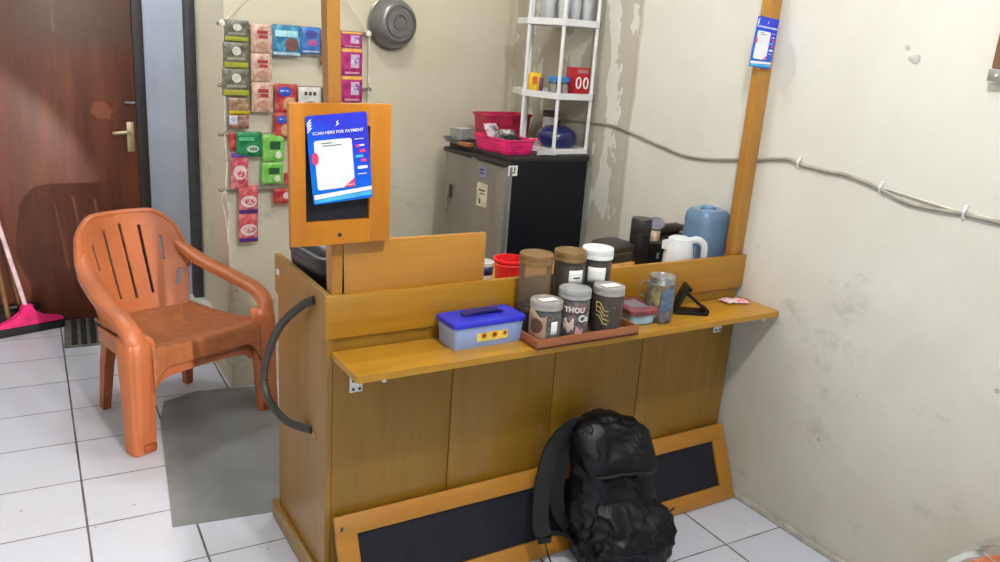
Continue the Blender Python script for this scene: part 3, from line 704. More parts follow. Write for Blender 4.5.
# candy jar with clipped metal lid
j, o = jar('candy_jar', 'clear glass jar with metal lid holding yellow and blue sachets', (-.478, -.098, SZ), .0445, .146, STEEL, .020, .041, GL, None, 0, None)
for nm, a0, a1, z0, z1, c in (('yellow_sachet', -58, -2, .060, .106, (228, 196, 74)), ('green_sachet', -56, -10, .012, .058, (206, 206, 84)), ('blue_sachet', 4, 66, .040, .110, (108, 150, 214)), ('grey_sachet', 2, 62, .006, .040, (150, 146, 160)), ('silver_sachet', 66, 150, .008, .10, (176, 174, 172)), ('tan_sachet', 200, 300, .008, .10, (190, 160, 110))):
    b = cyl_patch(.0405, R(a0), R(a1), z0, z1, 12, lambda i, k: .006 * math.sin(i * 8 + a0)); sc_ = obj(nm, b, mat(nm + '_film', c, .35, var=.18, scale=60), j, solid=.004)
b = BM(); tube(b, [(-.040, .0, .125), (-.062, -.01, .12), (-.066, -.012, .085), (-.05, -.008, .075)], .0022, 8); tube(b, [(.0415 * math.cos(a * .2618), .0415 * math.sin(a * .2618), .124) for a in range(25)], .0018, 6, smooth=False); obj('wire_clasp', b, STEELD, j)
# phone stand: open triangle
ps = thing('phone_stand', 'black folding phone stand open on the drop shelf', 'stand', (-.328, -.078, SZ), R(-30))
b = BM(); box(b, (.0, 0, .006), (.120, .055, .012), bev=.003); obj('base_plate', b, BLACKP, ps)
b = BM(); box(b, (-.034, 0, .048), (.014, .055, .098), rot=(0, R(24), 0), bev=.003); obj('back_plate', b, BLACKP, ps)
b = BM(); box(b, (.022, .0, .040), (.010, .028, .082), rot=(0, R(-52), 0), bev=.003); obj('strut', b, BLACKP, ps)
b = BM(); cyl(b, (.055, 0, .014), .008, .05, rot=(R(90), 0, 0), n=14); cyl(b, (-.012, 0, .086), .008, .07, rot=(R(90), 0, 0), n=14); obj('hinge', b, BLACKP, ps)
# pink packet
pp = thing('candy_packet', 'small crumpled pink and white packet lying at the right end of shelf', 'packet', (-.085, -.045, SZ + .0005), R(-8))
def pillow(w, h, t, amt=.002, nx=14, ny=14, seed=0):
    b = BM()
    def f(sgn): return lambda i, j: Vector(((i - .5) * w, (j - .5) * h, sgn * t * (1 - (2 * i - 1) ** 4) * (1 - (2 * j - 1) ** 4))) + noise.noise_vector(Vector((i * 5 + seed, j * 5, sgn))) * amt * (1 if sgn > 0 else 0)
    grid(b, nx, ny, f(1)); grid(b, nx, ny, f(-1)); bmesh.ops.remove_doubles(b, verts=b.verts, dist=.0008); return b
for i, (dx, dy, rz, c) in enumerate(((-.018, .005, 18, 'pink'), (.022, -.006, -12, 'white'))):
    b = pillow(.055, .05, .005, seed=i * 7); bmesh.ops.transform(b, matrix=xf((dx, dy, .0062), (0, 0, R(rz))), verts=b.verts)
    obj('packet_half', b, swirl('pink_packet_print', (240, 232, 234), (236, 200, 208), (214, 70, 110), 55), pp)

# ------------------------------------------------------------------ behind the counter board (on the worktop)
WZ = .8002
def rings_se(rows, n=28): return [[(x + cx, y + cy, z) for x, y in rrect(w, d, min(w, d) * .36, 6)] for z, w, d, cx, cy in rows]
# black bag
bg = thing('black_bag', 'black glossy bag with thick rolled rim at the left end of counter', 'bag', (-1.372, .275, WZ), R(6))
BG = mat('black_leather', (28, 28, 32), .35, var=.2, scale=10, bump=.3, bscale=40)
b = BM(); loft(b, rings_se([(0, .17, .22, 0, 0), (.03, .22, .29, 0, 0), (.085, .245, .325, 0, 0), (.115, .25, .33, 0, 0), (.13, .235, .315, 0, 0)]))
for v in b.verts: v.co += noise.noise_vector(v.co * 14) * .005
obj('body', b, BG, bg, ang=180)
b = BM(); pts = [Vector((x, y, .122)) + noise.noise_vector(Vector((x, y, 0)) * 9) * .006 for x, y in rrect(.225, .305, .085, 8)]; pts.append(pts[0].copy()); sweep(b, pts, [(.017 * math.cos(a * .628), .017 * math.sin(a * .628)) for a in range(10)]); obj('rolled_rim', b, BG, bg, ang=180)
b = BM(); loft(b, rings_se([(.115, .20, .28, 0, 0), (.140, .19, .26, 0, .0), (.158, .15, .20, .01, .02), (.166, .08, .11, .02, .03)]))
for v in b.verts: v.co += noise.noise_vector(v.co * 22) * .011
obj('crumpled_top', b, BG, bg, ang=180)
# red cup and little printed cup
rc = thing('red_cup', 'small red plastic tub standing behind the counter board', 'cup', (-.872, .165, WZ))
b = BM(); lathe(b, [(0, 0), (.040, 0), (.043, .004), (.050, .088), (.054, .09), (.054, .096), (.049, .096), (.041, .006), (0, .005)], 36, cap=False); obj('body', b, RED, rc)
b = BM(); lathe(b, [(.0505, .076), (.053, .078), (.053, .081), (.051, .083)], 36, cap=False); obj('rim_band', b, RED, rc)
pc = thing('printed_cup', 'small white cup with dark blue band left of red tub', 'cup', (-.985, .13, WZ))
b = BM(); lathe(b, [(0, 0), (.021, 0), (.026, .10), (.028, .104), (.026, .106), (.020, .004), (0, .003)], 28, cap=False); obj('body', b, WHITEP, pc)
b = BM(); lathe(b, [(.0250, .066), (.0262, .092)], 28, cap=False); obj('blue_band', b, mat('navy_print', (36, 34, 92), .4), pc, solid=.0006, soff=0)
# flat dark appliance on a tan box
cb = BM(); box(cb, (0, 0, .02), (.12, .12, .04), bev=.002)
tag(obj('carton', cb, mat('tan_cardboard', (196, 148, 84), .7), loc=(-.40, .235, WZ), rot=(0, 0, R(6))), 'small tan carton under the flat dark appliance behind the counter board', 'carton')
ap = thing('sandwich_press', 'flat dark appliance with pale slit left of the black bottle', 'appliance', (-.405, .24, WZ + .0405), R(6))
b = BM(); loft(b, [[(x, y, z) for x, y in rrect(.125 * s, .12 * s, .02)] for s, z in ((.92, 0), (1, .005), (1, .026), (.95, .029))]); obj('lower_plate', b, mat('dark_bakelite', (44, 40, 36), .45), ap)
b = BM(); loft(b, [[(x, y, z) for x, y in rrect(.125 * s, .12 * s, .02)] for s, z in ((.95, .034), (1, .037), (1, .052), (.86, .062), (.5, .065))]); obj('upper_plate', b, mat('dark_bakelite', (44, 40, 36), .45), ap)
b = BM(); box(b, (0, 0, .0315), (.112, .108, .007)); obj('pale_slit', b, mat('pale_slit', (150, 138, 120), .5), ap)
# black bottle
th = thing('vacuum_flask', 'tall black cylindrical flask standing behind the counter board', 'flask', (-.322, .20, WZ))
b = BM(); lathe(b, [(0, 0), (.033, 0), (.0355, .004), (.0355, .135), (.034, .138), (0, .138)], 36); obj('body', b, BLACKP, th)
b = BM(); lathe(b, [(0, .138), (.034, .138), (.036, .141), (.0355, .184), (.033, .189), (0, .189)], 36); obj('cap', b, mat('grey_black_cap', (40, 42, 42), .4), th)
# black tin with small jar on it
bt = BM(); box(bt, (0, 0, .046), (.10, .085, .092), bev=.006)
kb = thing('black_box', 'black lidded box between black flask and white kettle', 'box', (-.212, .235, WZ), R(-4))
obj('body', bt, BLACKP, kb)
b = BM(); box(b, (0, 0, .089), (.106, .091, .014), bev=.004); obj('lid', b, mat('black_lid', (20, 20, 22), .3), kb)
b = BM(); box(b, (-.02, -.0428, .05), (.012, .001, .022)); obj('mark', b, GREYP, kb)
sj = thing('spice_jar', 'small printed jar with tilted grey lid on the black box', 'jar', (-.228, .24, WZ + .0963), R(-10))
b = BM(); lathe(b, [(0, 0), (.024, 0), (.026, .003), (.026, .032), (.021, .040), (.021, .046), (0, .046)], 28); obj('body', b, swirl('spice_print', (226, 220, 210), (214, 190, 160), (204, 120, 50), 45), sj)
b = BM(); cyl(b, (.006, -.004, .060), .031, .010, rot=(R(28), R(-22), 0), n=30, bev=.003); obj('lid', b, mat('grey_blue_lid', (112, 110, 124), .35), sj)
# dark carton with a brown bottle lying on it
b = BM(); box(b, (0, 0, .047), (.105, .085, .094), bev=.003)
tag(obj('carton', b, BLACKM, loc=(-.075, .31, WZ), rot=(0, 0, R(3))), 'black carton behind the white kettle under the lying brown bottle', 'carton')
rb = thing('brown_bottle', 'dark brown bottle lying on its side behind the white kettle', 'bottle', (-.068, .31, WZ + .0945 + .0205), R(3))
b = BM(); lathe(b, [(0, -.07), (.018, -.07), (.0205, -.066), (.0205, .02), (.010, .045), (.010, .058), (0, .058)], 24, Matrix.Rotation(R(90), 4, 'Y')); obj('body', b, mat('dark_brown_glass', (52, 42, 36), .3), rb)
b = BM(); lathe(b, [(0, .05), (.0125, .05), (.0125, .07), (0, .07)], 20, Matrix.Rotation(R(90), 4, 'Y')); obj('cap', b, mat('brown_cap', (150, 126, 104), .5), rb)
# kettle
kt = thing('electric_kettle', 'white plastic electric kettle with loop handle behind the counter board', 'kettle', (-.238, .092, WZ), R(-22))
KW = mat('kettle_white', (216, 220, 226), .3, var=.03)
b = BM(); lathe(b, [(0, .0), (.05, 0), (.053, .004), (.051, .07), (.045, .118), (.042, .13), (0, .132)], 36); obj('body', b, KW, kt)
b = BM(); loft(b, [[(x * s - .0, y * s, z) for x, y in rrect(.078, .078, .037)] for s, z in ((1, .130), (.98, .138), (.7, .144), (.3, .146))]); obj('lid', b, KW, kt)
b = BM(); prism(b, [(-.036, -.018), (-.062, 0), (-.036, .018)], .10, .130); obj('spout', b, KW, kt)
b = BM(); sweep(b, catmull([(.030, 0, .128), (.062, 0, .134), (.088, 0, .118), (.094, 0, .078), (.092, 0, .035), (.078, 0, .014), (.048, 0, .016)], 8), [(.012 * math.cos(a * .628), .0085 * math.sin(a * .628)) for a in range(10)], (0, 1, 0)); obj('handle', b, KW, kt)
b = BM(); box(b, (.056, 0, .066), (.006, .014, .085), bev=.002); obj('water_gauge', b, mat('gauge_grey', (128, 138, 152), .3), kt)
b = BM(); lathe(b, [(0, -.0002), (.056, -.0002), (.056, .006), (.05, .008)], 32, cap=False); obj('base', b, GREYP, kt)
# blue jug
jg = thing('water_jug', 'translucent blue plastic water jug beside the right post', 'jug', (-.074, .138, WZ), R(0))
JB = clear('blue_jug_plastic', (160, 196, 222), .34, .25, (128, 162, 196))
b = BM(); rows = [(0, .11, .10), (.006, .125, .115), (.05, .138, .125), (.07, .134, .121), (.09, .138, .125), (.15, .138, .125), (.165, .134, .121), (.18, .138, .125), (.208, .134, .12), (.224, .115, .10), (.228, .06, .06)]
loft(b, [[(x, y, z) for x, y in rrect(w, d, .035, 6)] for z, w, d in rows]); obj('body', b, JB, jg)
b = BM(); cyl(b, (0, 0, .231), .024, .008, n=24, bev=.002); obj('cap', b, mat('blue_cap', (112, 152, 192), .4), jg)

# ------------------------------------------------------------------ fridge and what stands on it
FX, FY, FZ = -.268, 1.125, 1.10
fr = thing('refrigerator', 'black sided refrigerator with silver door in the room corner', 'refrigerator', (FX, FY, 0), R(3))
b = BM(); box(b, (.02, 0, .56), (.40, .47, 1.06), bev=.008)
for sx in (-.15, .18):
    for sy in (-.2, .2): cyl(b, (sx, sy, .016), .02, .032, n=12)
obj('cabinet', b, mat('fridge_black', (12, 15, 24), .5, var=.06, spec=.25), fr)
b = BM(); box(b, (.015, 0, 1.087), (.42, .476, .026), bev=.006); obj('top_cover', b, mat('fridge_trim', (38, 36, 36), .5), fr)
def silver():
    t = NT('brushed_silver'); f = t.noise(t.coord((3, 3, 1)), 3, 4); t.base(t.ramp(f, [(.3, (128, 123, 116)), (.7, (142, 137, 130))])); t.b.inputs['Metallic'].default_value = .25; t.b.inputs['Roughness'].default_value = .42; return t.m
b = BM(); prism(b, [(-.180, -.236), (-.180, .236), (-.21, .236), (-.222, .20), (-.226, 0), (-.222, -.18), (-.216, -.225), (-.205, -.236)], .10, 1.058); dd = obj('door', b, silver(), fr)
b = BM(); box(b, (-.198, 0, 1.068), (.055, .472, .022), bev=.006); obj('door_top_strip', b, mat('fridge_trim', (38, 36, 36), .5), fr)
b = BM(); box(b, (-.2265, -.03, 1.062), (.002, .05, .007)); obj('badge', b, GREYP, fr)
b = BM(); box(b, (-.184, -.2365, .58), (.012, .003, .95)); obj('door_seal', b, GREYP, dd)
mh = thing('key_hook', 'small dark brown hook hanging on the silver fridge door', 'hook', (-.5022, 1.27, .86))
b = BM(); box(b, (0, 0, .03), (.006, .022, .06), bev=.002); obj('hook_plate', b, mat('dark_brown', (56, 44, 38), .5), mh)
b = BM(); tube(b, [(-.004, .0, .0), (-.010, .004, -.03), (-.016, .006, -.05), (-.02, .004, -.06), (-.022, -.006, -.055), (-.018, -.01, -.04)], .004, 8); tube(b, [(-.008, .008, .01), (-.008, .012, -.02), (-.006, .01, -.045)], .003, 8); obj('hook', b, mat('brown_hook', (110, 96, 84), .4), mh)
def sticker(name, label, c, loc, s, m, prints=()):
    b = BM(); box(b, (0, 0, 0), s, bev=.0008, seg=1); o = obj(name, b, m, loc=loc, rot=c); tag(o, label, 'sticker')
    for pl, ps_, pm, nm in prints:
        b = BM(); box(b, pl, ps_); obj(nm, b, pm, o)
    return o
sticker('note', 'cream note card stuck on the silver fridge door', (0, 0, R(3)), (-.4872, 1.018, .92), (.002, .078, .098), mat('cream_card', (206, 200, 178), .6), [((-.0013, 0, .02), (.0006, .05, .006), INK, 'printed_line'), ((-.0013, -.005, .006), (.0006, .035, .004), INK, 'printed_line'), ((-.0013, .012, -.028), (.0006, .012, .022), INK, 'printed_mark')])
sticker('magnet', 'pale blue square sticker above the cream note on the fridge door', (0, 0, R(3)), (-.4882, 1.022, 1.018), (.003, .055, .05), mat('pale_blue_sticker', (124, 136, 168), .5), [((-.0018, 0, .008), (.0006, .03, .006), mat('navy_print', (36, 34, 92), .4), 'printed_line'), ((-.0018, 0, -.008), (.0006, .03, .006), mat('navy_print', (36, 34, 92), .4), 'printed_line')])
sticker('label', 'white square sticker at the upper corner of the black fridge side', (0, 0, R(3)), (-.43, .8806, 1.043), (.046, .002, .042), PAPER, [((-.008, -.0013, .006), (.006, .0006, .018), INK, 'printed_mark'), ((.008, -.0013, .006), (.006, .0006, .018), INK, 'printed_mark'), ((0, -.0013, -.008), (.022, .0006, .005), INK, 'printed_mark')])

RX = -.136
# corner rack: pentagon tiers on slim white poles
RK = mat('rack_white', (222, 224, 226), .4, var=.02)
rk = thing('corner_rack', 'white plastic corner rack with three tiers standing on the fridge', 'rack', (RX, 1.05, FZ))
PN = [(.106, -.128), (-.072, -.128), (-.125, .06), (-.07, .225), (.106, .235)]
for z in (.005, .232, .526, .80):
    b = BM()
    prism(b, PN, z, z + .006)
    for i in range(len(PN)):
        a = Vector((*PN[i], 0)); c = Vector((*PN[(i + 1) % 5], 0)); d = c - a; n_ = math.atan2(d.y, d.x)
        mid = (a + c) / 2; box(b, (mid.x, mid.y, z + .009), (d.length + .006, .006, .026 if z > .1 else .022), rot=(0, 0, n_))
    obj('tier', b, RK, rk)
for (x, y) in ((.100, -.121), (-.069, -.121), (-.118, .06), (.0, .215)):
    b = BM()
    for z0, z1 in ((.02, .225), (.25, .52), (.545, .80)): cyl(b, (x, y, (z0 + z1) / 2), .0078, z1 - z0, n=14); cyl(b, (x, y, z0 + .006), .0095, .014, n=14)
    obj('pole', b, RK, rk)
def rkp(x, y, tier): return (RX + x, 1.05 + y, FZ + (.011 if tier == 0 else .2385 if tier == 1 else .5325) + .0004)
# bottom tier: blue pot, white jar, wire rings
pt = thing('blue_pot', 'round dark blue enamel pot on the lowest tier of corner rack', 'pot', rkp(.018, -.015, 0))
BP = mat('blue_enamel', (28, 36, 92), .2, var=.08, coat=.5)
b = BM(); lathe(b, [(0, 0), (.055, 0), (.078, .014), (.088, .042), (.086, .058)], 40); obj('body', b, BP, pt)
b = BM(); lathe(b, [(.088, .058), (.088, .062), (.075, .080), (.045, .096), (.012, .102), (0, .102)], 40); l_ = obj('lid', b, BP, pt)
b = BM(); lathe(b, [(0, .1), (.006, .1), (.006, .110), (.013, .116), (.011, .122), (0, .123)], 20); obj('knob', b, BLACKP, l_)
j, o = jar('white_jar', 'white plastic jar with dark brown cap behind the blue pot', rkp(.066, .11, 0), .034, .150, mat('dark_brown', (56, 44, 38), .5), .026, .037, WHITEP, None, 0, None, neck=False)
b = cyl_patch(.0365, R(-40), R(40), .05, .09); obj('side_label', b, mat('silver_label', (170, 166, 160), .4), j, solid=.0008, soff=0)
# middle tier
yp = thing('snack_packet', 'yellow and purple snack packet at left of the middle rack tier', 'packet', rkp(-.072, .06, 1), R(-25))
b = pillow(.055, .085, .012, .003); bmesh.ops.transform(b, matrix=xf((0, 0, .043), (R(90), 0, 0)), verts=b.verts); o = obj('pouch', b, mat('yellow_pouch', (232, 186, 40), .4, var=.1), yp)
b = BM(); box(b, (.0, -.0155, .055), (.018, .002, .03), rot=(0, 0, R(5))); obj('orange_print', b, mat('orange_print', (222, 110, 40), .5), o)
b = BM(); box(b, (.03, .0, .034), (.018, .018, .068), bev=.003); obj('purple_side', b, mat('purple_pouch', (92, 50, 92), .4), yp)
for x, y, lab in ((-.036, -.05, 'left clear tub with bright blue lid on the middle rack tier'), (.012, -.03, 'right clear tub with bright blue lid beside the red box')):
    j, o = jar('lidded_tub', lab, rkp(x, y, 1), .031, .078, mat('bright_blue_lid', (40, 132, 210), .4), .020, .033, GL, swirl('beige_powder', (196, 188, 180), (216, 210, 204), (232, 228, 224), 60), .048, 'clear tubs with blue lids', neck=False)
rbx = thing('red_carton', 'red carton with white rings at the right of middle rack tier', 'carton', rkp(.068, -.06, 1), R(-4))
b = BM(); box(b, (0, 0, .06), (.072, .075, .12), bev=.002); k_ = obj('carton_body', b, mat('red_carton_print', (178, 28, 44), .4, var=.1), rbx)
for x in (-.018, .018):
    b = BM(); pts = [(x + .011 * math.cos(a * .5236), -.0385, .058 + .022 * math.sin(a * .5236)) for a in range(13)]; tube(b, pts, .0034, 6, smooth=False, up=(0, 1, 0)); obj('white_ring', b, PAPER, k_)
b = BM(); box(b, (0, -.038, .105), (.05, .001, .014)); obj('pale_strip', b, mat('rose_print', (170, 120, 124), .4), k_)
# top tier: drinking glasses
GG = clear('drinking_glass', (246, 249, 252), .5, .05, (244, 246, 250))
k_ = 0
for (x, y), lab in zip([(-.055, -.09), (.0, -.09), (.06, -.09), (-.075, -.02), (-.015, -.02), (.05, -.02), (-.05, .05), (.02, .05)],
    ['clear glass at the front left of the top rack tier', 'clear glass at the front middle of the top rack tier', 'clear glass at the front right of the top rack tier', 'clear glass left in the second row of top tier', 'clear glass middle in the second row of top tier', 'clear glass right in the second row of top tier', 'clear glass left in the back row of top tier', 'clear glass right in the back row of top tier']):
    b = BM(); lathe(b, [(0, .0), (.019, 0), (.021, .004), (.0245, .095), (.0232, .095), (.0195, .010), (0, .009)], 28, cap=False)
    o = obj('drinking_glass', b, GG, loc=rkp(x, y, 2)); tag(o, lab, 'glass', 'drinking glasses on the top tier')
    b = BM(); lathe(b, [(0, .101), (.019, .101), (.021, .105), (.0245, .19), (.0232, .19), (.0195, .11), (0, .11)], 28, cap=False)
    bmesh.ops.translate(b, vec=(0, 0, -.101), verts=b.verts)
    p = rkp(x, y, 2); o = obj('drinking_glass', b, GG, loc=(p[0], p[1], p[2] + .0962)); tag(o, lab.replace('clear glass', 'upper clear glass stacked') , 'glass', 'drinking glasses on the top tier')

# pink baskets on the fridge
def basket(name, label, loc, rz, w, d, h, m, slots=True):
    q = thing(name, label, 'basket', loc, rz)
    def side(s, z): return [(x, y, z) for x, y in rrect(w * s, d * s, .02, 5)]
    b = BM(); loft(b, [side(.86, 0), side(.88, .003), side(.97, h * .9), side(1, h * .92), side(1.02, h * .93), side(1.02, h), side(.97, h), side(.95, h * .9), side(.84, .006)], caps=True)
    o = obj('body', b, m, q)
    b = BM()
    for z in (.25, .45, .65):
        pts = [Vector(p) for p in side(.872 + .098 * z, h * z)]; pts.append(pts[0].copy()); sweep(b, pts, [(-.0015, -.002), (.0025, -.002), (.0025, .002), (-.0015, .002)])
    obj('rib_band', b, m, o)
    return q
basket('plastic_basket', 'bright pink plastic basket full of packets on front of the fridge', (-.385, 1.035, FZ + .0005), R(6), .150, .255, .062, PINK)
DP = mat('dark_pink_plastic', (196, 44, 84), .4)
basket('plastic_basket', 'dark pink plastic basket behind the bright pink one on the fridge', (-.185, 1.385, FZ + .0005), R(4), .26, .13, .125, DP)
for i, (x, y, rz, tl, m, lab) in enumerate(((-.40, 1.10, 20, 60, swirl('silver_pouch_print', (226, 216, 220), (196, 176, 182), (66, 56, 60), 40), 'silver and white pouch standing at the back of the pink basket'), (-.385, 1.025, -25, 40, swirl('dark_pouch_print', (34, 30, 34), (90, 80, 84), (210, 200, 204), 34), 'black and white pouch in the middle of the pink basket'), (-.37, .965, 10, 20, BLACKP, 'black pouch at the right front of the pink basket'))):
    b = pillow(.085, .10, .012, .004, seed=i * 3); o = obj('snack_pouch', b, m, loc=(x, y, FZ + .062 - i * .006), rot=(R(tl), 0, R(rz))); tag(o, lab, 'pouch', 'pouches in the pink basket')
b = BM(); tube(b, [(-.035, 0, .004), (-.03, .0, .028), (0, 0, .046), (.03, 0, .034), (.04, 0, .004), (.02, 0, -.012)], .0022, 8)
tag(obj('cord_loop', b, mat('coral_cord', (240, 90, 90), .5), loc=(-.295, .955, FZ + .018), rot=(0, 0, R(-8))), 'thin coral cord loop at the right end of the pink basket', 'cord')
b = BM()
for k in range(5): tube(b, [(-.045 + .004 * k, -.012 + .006 * k, .003 + .003 * k), (0, -.012 + .006 * k, .006 + .003 * k), (.045, -.010 + .006 * k, .003 + .002 * k)], .003, 8)
tag(obj('cable_bundle', b, mat('pale_grey_cable', (176, 178, 182), .5), loc=(-.262, .905, FZ + .001), rot=(0, 0, R(-6))), 'pale grey cable bundle lying between pink basket and rack', 'cable')
ty = thing('metal_tray', 'thin grey metal tray at the back left of the fridge top', 'tray', (-.452, 1.30, FZ + .0005), R(6))
b = BM(); loft(b, [[(x, y, z) for x, y in rrect(w, d, .015)] for w, d, z in ((.085, .11, 0), (.10, .125, .018), (.11, .135, .020), (.11, .135, .023), (.097, .122, .021), (.083, .108, .003))]); obj('tray_body', b, STEELD, ty)
wb = BM(); box(wb, (0, 0, .008), (.03, .08, .016), bev=.003)
tag(obj('wooden_block', wb, wood('block_wood', (150, 92, 40), (182, 122, 62), 'x'), loc=(-.482, 1.19, FZ + .0005), rot=(0, 0, R(4))), 'small brown wooden block at left edge of the fridge top', 'block')
tb = thing('clear_tub', 'cloudy clear plastic tub standing in the grey metal tray', 'tub', (-.452, 1.30, FZ + .0042), R(6))
b = BM(); loft(b, [[(x, y, z) for x, y in rrect(w, d, .014)] for w, d, z in ((.055, .075, 0), (.066, .086, .06), (.07, .09, .061))], caps=True); obj('tub_body', b, clear('cloudy_tub', (222, 222, 220), .62, .2), tb)

# ------------------------------------------------------------------ back wall: pan and sachet hanger
WK = math.atan2(.12, 1.41)
def wp(x, z, off): return (x, 1.5 + (x + 1.41) * .12 / 1.41 - off, z)
pn = thing('cooking_pan', 'round grey metal pan hanging bottom outward on the back wall', 'pan', wp(-.69, 1.585, .012), rot=(R(90), 0, WK))
b = BM(); lathe(b, [(.108, .0), (.112, .002), (.113, .006), (.108, .009), (.106, .02), (.100, .05), (.088, .072), (.078, .080), (.072, .0815), (.069, .0755), (.060, .0755), (.057, .0815), (.036, .0815), (.033, .0755), (.026, .0755), (.023, .0815), (0, .0815)], 56, cap=False); obj('body', b, PANM, pn, ang=25, solid=.0012)
b = BM(); tube(b, [(-.03, .100, .008), (-.026, .125, .012), (0, .135, .013), (.026, .125, .012), (.03, .100, .008)], .004, 10); obj('loop_handle', b, STEELD, pn)
b = BM(); cyl(b, (0, .128, -.002), .0035, .03, n=12); obj('wall_nail', b, STEELD, pn)

hg = thing('sachet_hanger', 'hanging ladder of wooden dowels and strings on the back wall', 'hanger', wp(-1.12, .86, .022), WK)
for z, x0, x1 in ((1.533, -1.445, -.785), (1.30, -1.445, -.782), (1.108, -1.449, -.80), (.885, -1.452, -.82)):
    b = BM(); cyl(b, (((x0 + x1) / 2 + 1.12), 0, z - .86), .0075, x1 - x0, rot=(0, R(90), 0), n=12); obj('dowel', b, DOWEL, hg)
STR = mat('white_string', (214, 210, 200), .8)
for x, zz in ((-1.425, .66), (-.80, .80)):
    b = BM(); X = x + 1.12
    tube(b, [(X, -.010, zz - .86), (X + .006, -.010, .80 - .86), (X - .003, -.010, .885 - .86), (X + .004, -.010, 1.0 - .86), (X - .003, -.010, 1.108 - .86), (X + .003, -.010, 1.3 - .86), (X, -.010, 1.533 - .86)], .0028, 8)
    obj('string', b, STR, hg)
b = BM(); tube(b, [(-.305, -.009, .673), (-.19, -.004, .79), (0.0, .006, .98)], .0025, 8); obj('string', b, STR, hg)
b = BM(); tube(b, [(.32, -.009, .673), (.22, -.004, .79), (0.0, .006, .98)], .0025, 8); obj('string', b, STR, hg)
for X in (-.305, .32):
    b = BM(); lathe(b, [(0, -.016), (.012, -.008), (.014, 0), (.010, .010), (0, .016)], 14, xf((X, -.004, .673))); obj('knot', b, STR, hg)
b = BM(); tube(b, [(-.30, -.012, -.2), (-.31, -.012, -.1), (-.325, -.012, -.02), (-.315, -.012, .02), (-.305, -.012, -.03)], .0025, 8); obj('string', b, STR, hg)

